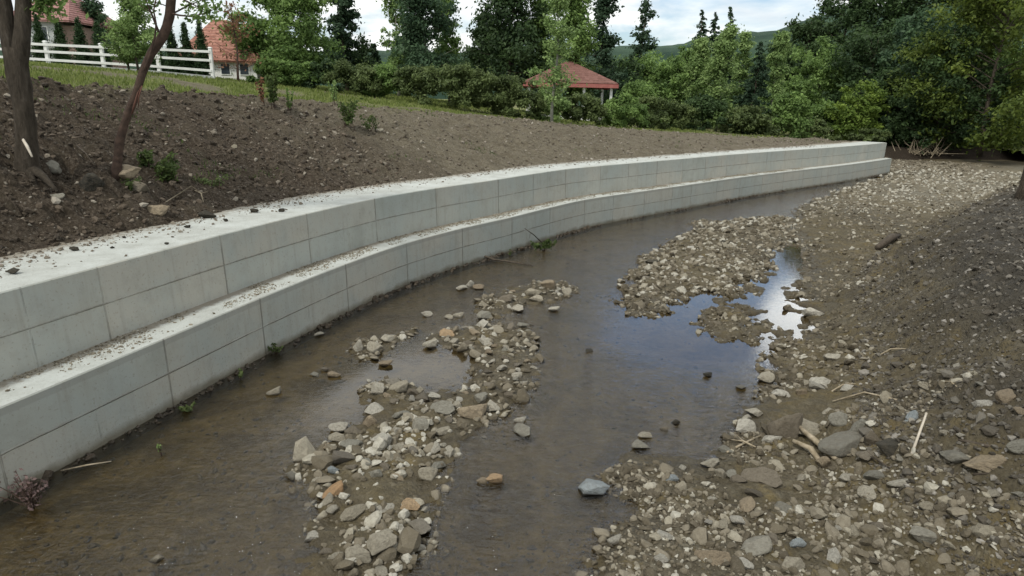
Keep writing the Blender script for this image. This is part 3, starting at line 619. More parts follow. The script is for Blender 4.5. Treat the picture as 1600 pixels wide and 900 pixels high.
HS = [  # px, py, w, h, material, label
 (427, 612, 22, 15, PALE, 'small pale stone alone in the brown shallows left of midstream'),
 (498, 522, 16, 9, GREY, 'small grey stone touching the foot of the concrete wall'),
 (559, 542, 21, 25, PALE, 'upright pale slab at the left end of the little rock row in the shallows'),
 (583, 546, 25, 21, PALE, 'blocky pale stone leaning beside the upright slab'),
 (607, 531, 28, 15, PALE, 'long pale stone sloping off the blocky one'),
 (630, 520, 11, 8, PALE, 'tiny white pebble at the tip of the little rock row'),
 (602, 568, 22, 13, TAN, 'tan stone just below the little rock row'),
 (522, 584, 22, 12, TAN, 'brownish stone in the small wet cluster left of midstream'),
 (492, 584, 16, 9, GREY, 'flat grey stone at the left edge of the small wet cluster'),
 (507, 577, 12, 8, BROWN, 'small brown stone between two others in the wet cluster'),
 (666, 491, 20, 11, PALE, 'lone pale oval stone in dark water'),
 (701, 495, 17, 8, PALE, 'flat pale stone, left one of a touching pair'),
 (716, 492, 18, 9, PALE, 'pale stone, right one of a touching pair'),
 (697, 523, 24, 14, ORANGE, 'round orange tan stone at the top of the midstream bar'),
 (671, 538, 24, 17, PALE, 'pale block at the upper left tip of the midstream bar'),
 (722, 450, 20, 12, PALE, 'pale stone at the left of the islet near the floating branch'),
 (733, 444, 16, 13, PALE, 'peaked pale stone on the islet near the floating branch'),
 (748, 449, 20, 10, TAN, 'flat tan stone at the right of the islet near the floating branch'),
 (757, 494, 24, 17, GREY, 'rounded grey stone at the left end of the rock arc'),
 (756, 478, 16, 14, PALE, 'pale stone standing just behind the rounded grey one'),
 (866, 483, 18, 10, PALE, 'bright white stone alone in front of the rock arc'),
 (832, 459, 27, 10, PALE, 'long pale stone in the middle of the rock arc'),
 (838, 469, 24, 8, PALE, 'thin flat stone below the long pale one'),
 (856, 447, 26, 17, TAN, 'tan stone with a peak at the top of the rock arc'),
 (885, 457, 16, 15, PALE, 'pale stone at the right end of the rock arc'),
 (807, 483, 26, 9, PALE, 'flat sloping pale stone in front of the rock arc'),
 (790, 468, 24, 12, BROWN, 'brown stone behind the rock arc'),
 (590, 612, 22, 24, PALE, 'tilted pale slab at the left shore of the upper pool'),
 (622, 608, 30, 22, PALE, 'broad pale stone beside the tilted slab'),
 (645, 614, 18, 18, BROWN, 'dark brown stone under the broad pale one'),
 (577, 660, 29, 25, TAN, 'round boulder with a tan top at the left edge of the bar'),
 (529, 668, 31, 18, PALE, 'white rounded stone, upper one of a stacked looking pair'),
 (527, 686, 28, 18, PALE, 'white rounded stone, lower one of a stacked looking pair'),
 (555, 676, 30, 10, BROWN, 'flat brown stone right of the white pair'),
 (550, 698, 34, 14, GREY, 'long grey stone curving below the white pair'),
 (479, 706, 23, 13, PALE, 'pale pointed stone alone left of the bar'),
 (455, 742, 18, 16, GREY, 'small grey stone at the lower left tip of the bar'),
 (596, 690, 32, 17, PALE, 'flat pale stone in the middle of the bar'),
 (622, 702, 24, 18, PALE, 'pale stone with one sharp edge in the middle of the bar'),
 (690, 640, 42, 20, GREY, 'large flat grey slab on the right part of the bar'),
 (738, 644, 46, 22, TAN, 'large pointed tan slab next to the grey one'),
 (656, 668, 26, 24, GREY, 'upright grey stone in the heart of the bar'),
 (690, 676, 25, 17, PALE, 'bright pale stone below the flat grey slab'),
 (627, 650, 30, 18, GREY, 'grey stone behind the heart of the bar'),
 (586, 740, 32, 22, GREY, 'greenish grey block at the lower end of the bar'),
 (668, 742, 30, 26, PALE, 'pale triangular stone at the lower right of the bar'),
 (685, 728, 24, 14, GREY, 'flat grey stone behind the pale triangular one'),
 (625, 722, 18, 16, PALE, 'pale cube like stone in the lower bar'),
 (500, 750, 22, 15, PALE, 'pale stone at the lower left of the bar'),
 (522, 735, 20, 16, BLUE, 'bluish stone among pale ones in the lower bar'),
 (617, 748, 26, 10, TAN, 'low tan stone at the foot of the bar'),
 (773, 749, 28, 16, ORANGE, 'bright orange angular stone in open water'),
 (753, 752, 18, 8, TAN, 'small beige stone touching the orange one'),
 (815, 671, 35, 19, GREY, 'large striped grey stone sitting in open water'),
 (812, 656, 20, 9, PALE, 'small white stone right behind the large grey one in open water'),
 (920, 548, 12, 7, DARK, 'small dark stone in the middle of the reflecting water'),
 (1105, 585, 17, 10, DARK, 'black wet stone near the right shore'),
 (1160, 605, 18, 12, GREY, 'rounded grey stone just off the right shore'),
 (1055, 658, 15, 12, DARK, 'upright dark stone off the right shore'),
 (1038, 670, 14, 7, BROWN, 'flat brown stone left of the upright dark one'),
 (1008, 682, 22, 7, PALE, 'thin pale stone lying on a darker one'),
 (1002, 696, 30, 16, GREY, 'grey stone below the thin pale one'),
 (1018, 411, 20, 11, DARK, 'dark lump at the upper left of the gravel bar'),
 (927, 760, 46, 24, BLUE, 'large flat whitish slab in the water near the bottom'),
 (1048, 748, 20, 15, BLUE, 'blue grey stone among brown mud near the bottom'),
 (1125, 742, 19, 17, PALE, 'square white stone near the bottom shore'),
 (1163, 668, 38, 25, PALE, 'big pale boulder at the edge of the right shore'),
 (1190, 748, 56, 34, BROWN, 'big rounded brown boulder near the bottom right'),
 (1226, 672, 52, 54, BROWN, 'tall pointed brown slab lying on the right shore'),
 (1262, 678, 50, 16, PALE, 'long pale stone beside the crossed driftwood'),
 (1312, 702, 66, 32, GREY, 'largest grey green boulder in the rock pile'),
 (1288, 728, 26, 30, TAN, 'squarish tan stone under the driftwood pole'),
 (1338, 672, 30, 30, GREY, 'upright grey stone at the back of the rock pile'),
 (1310, 660, 30, 28, GREY, 'rounded grey stone behind the rock pile'),
 (1340, 680, 24, 14, PALE, 'small pale stone on top of the rock pile'),
 (1365, 690, 30, 28, BROWN, 'brownish stone at the right of the rock pile'),
 (1322, 748, 24, 14, PALE, 'oval pale stone below the rock pile'),
 (1205, 687, 28, 14, PALE, 'low pale stone left of the rock pile'),
 (1220, 616, 27, 17, PALE, 'white angular stone at the tip of the brown slab'),
 (1250, 618, 20, 18, TAN, 'tan stone right of the white angular one'),
 (1196, 592, 30, 11, PALE, 'flat pale stone at the narrow part of the right shore'),
 (1284, 600, 34, 16, PALE, 'pale weathered lump on the right shore'),
 (1425, 656, 32, 14, BLUE, 'light blue flat stone near the white stick'),
 (1434, 674, 22, 9, PALE, 'white flat stone just left of the white stick'),
 (1442, 748, 20, 24, PALE, 'white oval stone standing at the bottom right'),
 (1500, 722, 52, 18, GREY, 'long grey slab right of the white stick'),
 (1540, 728, 58, 16, TAN, 'long tan slab crossing the grey one'),
 (1594, 702, 40, 20, GREY, 'pale grey block at the right edge of the picture'),
 (1430, 576, 20, 10, PALE, 'lone white stone halfway up the dark slope'),
 (1552, 545, 12, 8, PALE, 'small white stone high on the dark slope'),
 (1300, 560, 26, 15, PALE, 'whitish stone at the foot of the dark slope'),
 (1270, 490, 30, 12, PALE, 'pale stone beside the bright pool'),
 (1366, 745, 30, 12, GREY, 'flat grey stone left of the white oval one'),
 (1412, 722, 30, 15, GREY, 'grey stone below the white stick'),
 (1390, 705, 44, 15, DARK, 'dark wet slab left of the white stick'),
 (1115, 880, 56, 26, TAN, 'big beige boulder at the bottom edge'),
 (960, 842, 24, 15, PALE, 'small pale stone in the mud at the bottom'),
 (640, 792, 30, 17, ORANGE, 'orange beige stone low on the midstream bar'),
 (520, 772, 34, 18, ORANGE, 'rusty stone at the lower tip of the bar'),
 (1115, 780, 22, 16, PALE, 'pale stone in brown mud below the square one'),
 (243, 872, 22, 12, PALE, 'pale stone alone in the water at the bottom left'),
 (600, 800, 34, 22, PALE, 'pale stone in the nearest part of the bar'),
 (560, 870, 40, 26, PALE, 'wide pale stone at the very bottom of the bar'),
 (1230, 800, 46, 26, GREY, 'grey boulder below the brown one'),
 (1180, 860, 50, 26, GREY, 'flat grey stone right of the beige boulder'),
 (1540, 830, 46, 20, PALE, 'long pale stone at the bottom right corner'),
 (1245, 850, 22, 18, BLUE, 'bluish stone between grey boulders at the bottom'),
 (1440, 840, 40, 24, GREY, 'grey block near the bottom right corner'),
]
for k, (px, py, w_, h_, mt, lb) in enumerate(HS):
    r_ = np.random.default_rng(k)
    stone(px, py, w_, h_, mt, lb, 'loose stones in the riverbed', k=k*5+3, rz=r_.uniform(-.5, .5), sink=.22, tilt=tuple(r_.uniform(-.2, .2, 2)))
import re as _re
HREF = []
for q_ in HS:
    s_ = _re.split(r', |(?<=\w) (?:in|at|on|off|beside|among|near|leaning|sloping|just|standing|touching|alone|between|right|left|below|behind|under|next|with|sitting|lying|from|by|like|halfway|crossing|high|where)(?= )', q_[5])[0]
    HREF.append(s_ if len(s_.split()) > 1 else q_[5])
HPOS = np.array([[p_[0], p_[1]] for p_ in placed])
# the rest of the larger stones: 300 in all, by patch of the riverbed
patches = [('midstream bar', BARA, 84, (.062, .145)), ('rock arc', ARC, 12, (.05, .09)), ('gravel bar beyond the pool', BARB, 36, (.06, .12)), ('right shore', None, 64, (.05, .13))]
sizes = {0: 'small', 1: 'medium', 2: 'larger'}
MTS = [(PALE, 'pale'), (PALE, 'pale'), (PALE, 'pale'), (PALE, 'pale'), (PALE, 'pale'), (GREY, 'grey'), (MIXED, 'dull'), (TAN, 'tan'), (BROWN, 'brown')]
for pn, pl, cnt, (s0, s1) in patches:
    c = 0; tries = 0
    while c < cnt and tries < 20000:
        tries += 1
        if pl is None: px, py = rng.uniform(1010, 1600), rng.uniform(560, 895); q = unp(px, py, .1)
        else: q = pl.min(0)+rng.random(2)*(pl.max(0)-pl.min(0))
        if pl is not None and poly_sd([q], pl)[0] < .02: continue
        if pl is None and (poly_sd([q], RIGHT)[0] < .05 or toedist(q[:1], q[1:])[0] > 1.6): continue
        z = float(bedz(*q))
        if z < -.02: continue
        a = s0+(s1-s0)*rng.random()**2.2
        if any((q[0]-b[0])**2+(q[1]-b[1])**2 < ((a+b[2])*.75)**2 for b in placed): continue
        mt, cn = MTS[rng.integers(len(MTS))]; me = rock_mesh(int(rng.integers(14)), mt)
        o = bpy.data.objects.new('stone', me); f = rng.uniform(.65, 1.05)
        f *= .62; o.scale = (a, a*rng.uniform(.65, .95), a*f); o.rotation_euler = (rng.uniform(-.3, .3), rng.uniform(-.3, .3), rng.uniform(0, 6.28)); o.location = (q[0], q[1], z+a*f*.45); link(o)
        rx_, ry_ = HPOS[:, 0]-q[0], HPOS[:, 1]-q[1]; j_ = int((rx_**2+ry_**2).argmin()); dd = math.hypot(rx_[j_], ry_[j_])
        side = ('left of' if rx_[j_] > 0 else 'right of') if abs(rx_[j_]) > abs(ry_[j_]) else ('in front of' if ry_[j_] > 0 else 'behind')
        lab = '%s %s stone %s%s the %s' % (sizes[min(2, int((a-s0)/(s1-s0)*3))], cn, 'just ' if dd < .45 else 'some way ' if dd > 1 else '', side, HREF[j_])
        tag(o, ' '.join(lab.split()[:16]), 'stone', 'loose stones in the riverbed')
        placed.append((q[0], q[1], a)); c += 1

from collections import defaultdict as _dd
_by = _dd(list)
for o_ in COL.objects:
    if o_.get('category') == 'stone': _by[o_['label']].append(o_)
_ord = ['second', 'third', 'fourth', 'fifth', 'sixth', 'seventh', 'eighth', 'ninth']
for lb_, os_ in _by.items():
    if len(os_) < 2: continue
    os_.sort(key=lambda q: q.location.x/q.location.y)
    for i_, q in enumerate(os_):
        q['label'] = lb_+(', leftmost of its kind' if i_ == 0 else ', rightmost of its kind' if i_ == len(os_)-1 else ', %s from the left' % _ord[min(i_-1, 7)])
        q['label'] = q['label'].replace('some way ', 'farther ') if len(q['label'].split()) > 16 else q['label']
# uncountable gravel: merged small stones
def scatter(name, pts, zs, sz, mat, sub, flat=.6, seed=0, kinds=6, nrm=None, bias=None):
    I, F_ = (I2, F2) if sub == 2 else (I1, F1); r_ = np.random.default_rng(seed); base = [rockshape(I, 300+seed*10+j, 14, 9, flat) for j in range(kinds)]
    n = len(pts); kk = r_.integers(kinds, size=n); B = np.array(base)[kk]
    ca, sa = np.cos(a_ := r_.uniform(0, 6.28, n)), np.sin(a_); tl = r_.uniform(-.45, .45, (n, 2))
    X = B[:, :, 0]; Y = B[:, :, 1]; Z = B[:, :, 2]
    Z = Z+X*tl[:, :1]+Y*tl[:, 1:]
    X, Y = X*ca[:, None]-Y*sa[:, None], X*sa[:, None]+Y*ca[:, None]
    V = np.stack([X, Y, Z], -1)*np.asarray(sz)[:, None, None]; V[:, :, 0] += pts[:, 0][:, None]; V[:, :, 1] += pts[:, 1][:, None]; V[:, :, 2] += (zs+np.asarray(sz)*.15)[:, None]
    Fa = (F_[None]+(np.arange(n)*len(I))[:, None, None]).reshape(-1, 3)
    rnd = np.repeat(r_.random(n) if bias is None else np.clip(bias, 0, 1), len(I))
    o = mesh_np(name, V.reshape(-1, 3), Fa, mat, smooth=False, attrs=dict(rnd=rnd)); tag(o, kind='stuff'); return o
def cand(n, r0=3.6, r1=55, a0=-48, a1=48, seed=1, pw=0.0):
    r_ = np.random.default_rng(seed); a = R(r_.uniform(a0, a1, n)) if False else np.radians(r_.uniform(a0, a1, n)); u = r_.random(n)
    D = 1/(1/r0-u*(1/r0-1/r1)) if pw else np.exp(np.log(r0)+u*(np.log(r1/r0))); return np.stack([D*np.sin(a), D*np.cos(a)], -1), r_
MUD = pxpoly([(985, 690), (1130, 690), (1128, 742), (1050, 738), (960, 722)]); MUD2 = None
P, r_ = cand(170000, seed=11, r1=58)
t_, _ = tdist(P[:, 0], P[:, 1]); z = bedz(P[:, 0], P[:, 1]); td = toedist(P[:, 0], P[:, 1])
cl = fbm2(P[:, 0], P[:, 1], .8, 3, 61.0)
ok = (t_ < -.15) & (z > -.035) & (P[:, 0] < 60) & (td < .9+cl) & (r_.random(len(P)) < np.where(poly_sd(P, BARB) > -.2, .9, .42)+1.3*cl+.35*sstep(20, 32, P[:, 1])) & (poly_sd(P, MUD) < .08*r_.normal(size=len(P)))
P, z, cl2 = P[ok], z[ok], cl[ok]; D = np.hypot(P[:, 0], P[:, 1]); print('gravel', len(P))
sz = np.clip(.0135*np.exp(r_.normal(.35, .55, len(P)))*(.55+D*.06), .008, .09)
inB = poly_sd(P, BARB) > -.1; sz[inB] *= 1.25; inA = poly_sd(P, BARA) > -.1; sz[inA] *= 1.6; kp = ~inA | (r_.random(len(P)) < .36); P, z, sz, cl2, D = P[kp], z[kp], sz[kp], cl2[kp], D[kp]; td_k = toedist(P[:, 0], P[:, 1])
sz *= 1+.35*sstep(30, 42, P[:, 1]); bias = r_.random(len(P))**1.35+.02+.16*(poly_sd(P, BARA) > -.2)+.08*(poly_sd(P, BARB) > -.2)+.35*fbm2(P[:, 0], P[:, 1], .55, 3, 64.0)+.4*sstep(22, 34, P[:, 1])*(td_k < -.2)
nearm = D < 12
scatter('gravel', P[nearm], z[nearm], sz[nearm], GRAVEL, 2, .7, 1, bias=bias[nearm]); scatter('gravel', P[~nearm], z[~nearm], sz[~nearm], GRAVEL, 1, .7, 2, bias=bias[~nearm])
P, r_ = cand(48000, seed=12, a0=8, r1=45)
z = bedz(P[:, 0], P[:, 1]); td = toedist(P[:, 0], P[:, 1]); ok = td > .3; P, z = P[ok], z[ok]; D = np.hypot(P[:, 0], P[:, 1])
scatter('dark_gravel', P, z, np.clip(.012*np.exp(r_.normal(.1, .55, len(P)))*(.75+D*.06), .006, .085), DGRAVEL, 1, .75, 3)
P, r_ = cand(26000, seed=19, r0=42, r1=64, a0=20, a1=46); t_, yf = tdist(P[:, 0], P[:, 1]); ok = (yf > 46.3) & (t_ > -6) & (t_ < 3.0); P, t_ = P[ok], t_[ok]
z = np.maximum(bedz(P[:, 0], P[:, 1]), bankz(P[:, 0], P[:, 1])); fl_ = t_ < .6
scatter('gravel', P[fl_], z[fl_], np.clip(.06*np.exp(r_.normal(0, .5, fl_.sum())), .03, .2), GRAVEL, 1, .7, 10, bias=r_.random(fl_.sum())*.75+.1)
scatter('rubble', P[~fl_], z[~fl_], np.clip(.07*np.exp(r_.normal(0, .5, (~fl_).sum())), .03, .22), CLOD, 1, .8, 11, bias=r_.random((~fl_).sum())*.9)
# stones lying under the water
P, r_ = cand(26000, seed=13, r1=30, a0=-48, a1=30); t_, _ = tdist(P[:, 0], P[:, 1]); z = bedz(P[:, 0], P[:, 1])
ok = (t_ < -.1) & (z < -.03) & (r_.random(len(P)) < .3+.9*fbm2(P[:, 0], P[:, 1], .9, 3, 63.0)); P, z = P[ok], z[ok]; D = np.hypot(P[:, 0], P[:, 1])
UND = stonemat('submerged_stone', [(0, (.05, .042, .024)), (.6, (.1, .086, .052)), (1, (.2, .17, .11))], attr=True)
scatter('submerged_gravel', P, z-.004, np.clip(.02*np.exp(r_.normal(0, .5, len(P)))*(.7+D*.04), .01, .055), UND, 1, .6, 4)
# clods and rubble on the embankment
P, r_ = cand(130000, seed=14, r0=7, r1=60, a0=-50, a1=36); t_, yf = tdist(P[:, 0], P[:, 1]); z = bankz(P[:, 0], P[:, 1])
tb = np.full(len(P), W_STEP+W_CAP); nr_ = fbm2(P[:, 0], P[:, 1], .45, 3, 21.0)
ok = (t_ > 1.9) & (t_ < 8.4) & (yf < 45) & (z > 1.99) & (r_.random(len(P)) < np.where(yf < 17, .9, .5)); P, z, yf = P[ok], z[ok], yf[ok]; D = np.hypot(P[:, 0], P[:, 1])
szb = np.clip(.017*np.exp(r_.normal(0, .7, len(P)))*(.55+D*.035), .008, .075)*np.where(yf < 17, 1, .75); lm = (yf < 18+2*r_.normal(size=len(P)))
scatter('rubble', P[lm], z[lm], szb[lm], CLOD, 1, .8, 5)
DRYC = stonemat('dry_clod', [(0, (.1, .08, .06)), (.6, (.17, .145, .11)), (.92, (.24, .21, .17)), (1, (.36, .33, .28))], attr=True)
scatter('rubble', P[~lm], z[~lm], szb[~lm]*1.25, DRYC, 1, .8, 6)
# crumbs on the cap and on the ledge
def on_strip(n, t0, t1, z, seed, y1, dense):
    r_ = np.random.default_rng(seed); i = (len(FRONT)*(r_.random(n)**1.0)).astype(int)
    u = r_.random(n); t = t0+(t1-t0)*dense(u, r_, FRONT[i]); Nn = normals(FRONT)[i]; P = FRONT[i]+Nn*t[:, None]+r_.uniform(-.12, .12, (n, 1))*np.stack([Nn[:, 1], -Nn[:, 0]], -1); ok = (P[:, 1] > 2) & (P[:, 1] < y1); return P[ok], np.full(ok.sum(), z), r_
P, z, r_ = on_strip(9000, W_STEP+.12, W_STEP+W_CAP+.1, 2.0, 71, 40, lambda u, r, p: u**.28)
keepc = fbm2(P[:, 0], P[:, 1], 1.1, 3, 72.0) > -.15-.3*(r_.random(len(P)) < .25); P, z = P[keepc], z[keepc]
scatter('crumbs_of_earth', P, z, np.clip(.011*np.exp(r_.normal(0, .55, len(P))), .006, .05), DRYC, 1, .8, 7)
P, z, r_ = on_strip(42000, .10, W_STEP-.03, 1.0, 73, 36, lambda u, r, p: u**.6)
keepc = fbm2(P[:, 0], P[:, 1], 1.4, 4, 74.0)+.15*r_.random(len(P)) > -.02; P, z = P[keepc], z[keepc]
scatter('grit_on_the_ledge', P, z, np.clip(.0075*np.exp(r_.normal(0, .55, len(P))), .004, .03), GRAVEL, 1, .8, 8, bias=.35+.65*r_.random(len(P)))
# mud and debris line at the foot of the wall
r_ = np.random.default_rng(75); i = np.arange(len(FRONT)); pts = []
for q in i:
    if FRONT[q, 1] < 3 or FRONT[q, 1] > 44: continue
    for _ in range(int(5*max(0, perlin(np.array([[q*.13, .5, 0]]))[0]+.12)*6)):
        pts.append(FRONT[q]-normals(FRONT)[q]*abs(r_.normal(.0, .07))-.01+r_.uniform(-.12, .12)*np.array([.6, .8]))
pts = np.array(pts); scatter('mud_clumps', pts, np.full(len(pts), -.01), np.clip(.03*np.exp(r_.normal(0, .5, len(pts))), .01, .09), CLOD, 1, .8, 9, bias=r_.random(len(pts))*.6)
# bigger clods on the cap (countable)
for j, (px, py, w_, h_, lb) in enumerate([(325, 341, 26, 12, 'largest dark clod of earth on the wall cap'), (292, 356, 9, 5, 'small dark clod on the wall cap left of the largest one'), (352, 346, 8, 5, 'small clod on the cap right of the largest one'),
        (116, 392, 14, 5, 'flat brown clod on the wide part of the cap'), (20, 428, 18, 6, 'dark clod on the cap near the left edge'), (194, 372, 7, 4, 'tiny clod on the cap below the dirt heap'), (260, 382, 7, 4, 'tiny clod near the front edge of the cap'), (440, 331, 10, 6, 'round clod on the cap before the first seam'), (398, 332, 14, 5, 'flat clod on the cap beside the soil edge'), (175, 388, 8, 4, 'tiny lone clod in the middle of the cap')]):
    q = unp(px, py, 2.0); stone(px, py, w_, h_, DARK, lb, 'clods of earth on the wall cap', k=j*3, xyz=(q[0], q[1], 2.0), name='earth_clod', sink=.1, cat='clod')
# heap rubble boulders on the bank
for j, (px, py, w_, h_, mt, lb) in enumerate([(80, 262, 34, 20, GREY, 'grey boulder right of the thick trunk'), (190, 270, 44, 20, TAN, 'pale tan block on top of the dirt heap'), (245, 330, 34, 12, TAN, 'tan flat stone at the foot of the dirt heap'), (215, 295, 38, 24, BROWN, 'brown lump in the middle of the dirt heap'), (140, 285, 50, 28, DARK, 'dark boulder in the hollow of the dirt heap'), (365, 230, 12, 8, PALE, 'small white stone on the dark slope'), (592, 206, 14, 8, PALE, 'pale stone high on the brown bank'), (660, 224, 10, 7, PALE, 'small pale stone on the lighter bank'), (90, 308, 22, 10, GREY, 'flat grey stone low on the left bank')]):
    stone(px, py, w_, h_, mt, lb, 'stones on the earth bank', k=j*3+1, sink=.3)

# ================================================================== TREES AND PLANTS
def leaves(C, rad, n, size, seed, up=.4, asp=.55):
    """C: clump centres, rad: clump radii; n leaves in all"""
    r_ = np.random.default_rng(seed); wt = rad**2; k = r_.choice(len(C), n, p=wt/wt.sum())
    d = r_.normal(size=(n, 3)); d /= np.linalg.norm(d, axis=1)[:, None]; rr_ = np.where(r_.random(n) < .6, r_.random(n)**.45, np.abs(r_.normal(size=n))*.75)
    p = C[k]+d*(rad[k]*rr_)[:, None]*np.array([1, 1, .7])
    nrm = d*.6+r_.normal(size=(n, 3))*.55+np.array([0, 0, up]); nrm /= np.linalg.norm(nrm, axis=1)[:, None]
    a = np.cross(nrm, r_.normal(size=(n, 3))); a /= np.linalg.norm(a, axis=1)[:, None]; b = np.cross(nrm, a)
    s = size*r_.uniform(.6, 1.35, n)[:, None]; a = a*s; b = b*s*asp
    V = np.stack([p-a, p-b*.9+a*.1, p+a, p+b*.9+a*.1], 1)
    cr_ = r_.random(len(C)); at = np.clip(cr_[k]*.6+r_.random(n)*.4, 0, 1)
    return V.reshape(-1, 3), np.arange(4*n).reshape(n, 4), np.repeat(at, 4)
def branchset(kind, H, W, seed, r0):
    """returns clump centres/radii and a trunk MB"""
    r_ = np.random.default_rng(seed); C, Rd = [], []; mb = MB()
    lean = r_.normal(size=2)*.02*H
    n = 9; zs = np.linspace(0, 1, n); TP = [(lean[0]*z*z+.012*H*math.sin(z*7+seed), lean[1]*z*z+.012*H*math.cos(z*6+seed), H*z*.97) for z in zs]
    mb.tube([(TP[0][0], TP[0][1], -.3)]+TP[1:], [r0*1.25]+[r0*(1-.9*z)+.01 for z in zs[1:]], 8, .05, seed)
    def tp(f): f = min(f, 1)*(n-1); i = min(int(f), n-2); u = f-i; return np.array(TP[i])*(1-u)+np.array(TP[i+1])*u
    if kind == 'broad':
        for i in range(56):
            f = r_.uniform(.08, .95); a = r_.uniform(0, 6.28); env = W/2*math.sqrt(max(.05, 1-((f-.5)/.52)**2))*r_.uniform(.55, 1.1)
            s = tp(max(.1, f-.12)); e_ = np.array([s[0]+math.cos(a)*env, s[1]+math.sin(a)*env, H*f*r_.uniform(.95, 1.06)])
            if i % 2 == 0: mb.tube([s, s*.5+e_*.5+[0, 0, .03*H], e_], [r0*.3, r0*.18, .015], 5, 0, i, caps=False)
            for q in (.55, .8, 1.0):
                C.append(s*(1-q)+e_*q+r_.normal(size=3)*.04*W); Rd.append(W*r_.uniform(.07, .13))
        for i in range(8): C.append(tp(r_.uniform(.75, 1))+r_.normal(size=3)*W*.08); Rd.append(W*.11)
    elif kind == 'bush':
        for i in range(34):
            a = r_.uniform(0, 6.28); f = r_.random()**.6; rr_ = W/2*math.sqrt(r_.random())*(1-.35*f*f); C.append(np.array([math.cos(a)*rr_, math.sin(a)*rr_*.7, H*f*.92*(1-.3*(rr_/(W/2))**2)+.04*H])); Rd.append(min(W, H)*r_.uniform(.12, .22))
    elif kind == 'column':
        for i in range(40):
            f = i/39*.96+.02; a = r_.uniform(0, 6.28); e_ = W*.14*(1-f); C.append(np.array([math.cos(a)*e_, math.sin(a)*e_, H*f])); Rd.append(W*.36*(min(1, .6+f*3))*(1-.8*f)+.03)
    elif kind == 'spruce':
        m_ = int(20+H*1.6)
        for i in range(m_):
            f = .08+.92*i/(m_-1); L_ = W/2*(1-f)**.8+.12
            for j in range(7 if f < .8 else 5):
                a = r_.uniform(0, 6.28); l = L_*r_.uniform(.55, 1.2); s = tp(min(1, f+r_.normal()*.015)); e_ = s+np.array([math.cos(a)*l, math.sin(a)*l, -.22*l+r_.normal()*.04])
                if j % 3 == 0 and l > .4: mb.tube([s, e_], [.03, .008], 4, 0, j, caps=False)
                for q in (.35, .68, .95): C.append(s*(1-q)+e_*q-[0, 0, .03*l]); Rd.append((.10+.13*l)*(1.1-.4*q)*.8)
    elif kind == 'airy' or kind == 'poplar' or kind == 'pine':
        m_ = 64
        for i in range(m_):
            f = r_.uniform({'airy': .14, 'poplar': .08, 'pine': .22}[kind], .98); a = r_.uniform(0, 6.28)
            env = {'airy': W/2*(1.25-f)*.95, 'poplar': W/2*math.sin(min(1., f*3)*1.57)*(1.05-f)**.55, 'pine': W/2*(1.15-f*.85)}[kind]*r_.uniform(.35, 1.05)
            rise = {'airy': .5, 'poplar': 1.1, 'pine': .1}[kind]; s = tp(f); e_ = s+np.array([math.cos(a)*env, math.sin(a)*env, env*rise*r_.uniform(.5, 1)])
            if e_[2] > H*1.02: e_[2] = H*1.02
            mb.tube([s, s*.5+e_*.5+[0, 0, -.05*env], e_], [r0*.24, r0*.14, .012], 5, 0, i, caps=False)
            for q in (.4, .7, 1.0):
                if r_.random() < .85: C.append(s*(1-q)+e_*q+r_.normal(size=3)*.03*W); Rd.append(W*r_.uniform(.06, .16)*{'airy': 1, 'poplar': 1.2, 'pine': 1.05}[kind])
        C.append(tp(1.0)); Rd.append(W*.05)
    return np.array(C), np.array(Rd), mb
def plant(name, label, cat, kind, p, H, W, leaf, n, size, seed, bark=BARK, r0=None, group=None, rz=0.0, trunk=True, crown='crown'):
    t = empty(name, p, rz); tag(t, label, cat, group)
    C, Rd, mb = branchset(kind, H, W, seed, r0 or max(.06, H*.014))
    V, F, at = leaves(C, Rd, n, size, seed+1, up=.1 if kind == 'spruce' else .5)
    if kind == 'spruce': V[:, 2] -= 0
    mesh_np(crown, V, F, LEAF[leaf], t, attrs=dict(rnd=at))
    if trunk: mb.build('trunk', bark, t)
    return t
seed_ = [1000]
def tree(px, top, wpx, D, kind, leaf, label, n=9000, size=.16, bark=BARK, name=None, cat='tree', group=None, base=None, r0=None, trunk=True, crown='crown', foot=None):
    """px: column of the photograph, top: row of the tree top, wpx: crown width there, D: distance"""
    seed_[0] += 7
    b = at_depth(px, 300, D); ttop = at_depth(px, top, D); z = groundz(b[0], D) if base is None else base
    if b[0] > 42 or D > 60: z = max(z, .8) if base is None else base
    W_ = wpx/FPX*D; H_ = ttop[2]-z
    return plant(name or {'spruce': 'spruce_tree', 'column': 'columnar_conifer', 'bush': 'bush', 'pine': 'pine_tree'}.get(kind, 'tree'), label, cat, kind, (ttop[0], D, z), H_, W_, leaf, n, size, seed_[0], bark, r0, group, trunk=trunk, crown=crown)

# -- big forest on the right, back to front
GF = 'trees of the forest on the right bank'
tree(1270, 22, 110, 92, 'broad', 'dark', 'dark tree whose rounded top meets the sky left of the forest', 12000, .26, group=GF)
tree(1225, 78, 90, 96, 'broad', 'mid', 'green tree on the skyline right of the pale poplars', 10000, .26, group=GF)
tree(1330, -30, 150, 88, 'broad', 'dark', 'dark tree rising out of the picture behind the bright green bush', 15000, .26, group=GF)
tree(1420, -60, 170, 84, 'broad', 'dark', 'very dark tree in the middle of the forest', 16000, .25, group=GF)
tree(1520, -110, 200, 80, 'broad', 'dark', 'tall dark green tree behind the yellowish one', 18000, .25, group=GF)
tree(1620, -150, 220, 76, 'broad', 'dark', 'tall dark tree at the right border of the forest', 16000, .25, group=GF)
tree(1290, 70, 90, 74, 'broad', 'mid', 'mid green tree between the dark spruce and the bright bush', 11000, .2, group=GF)
tree(1375, 50, 130, 70, 'broad', 'dark', 'round dark tree straight above the bright green bush', 14000, .2, group=GF)
tree(1455, 20, 140, 66, 'broad', 'blue', 'bluish green tree right of the bright green bush', 15000, .19, group=GF)
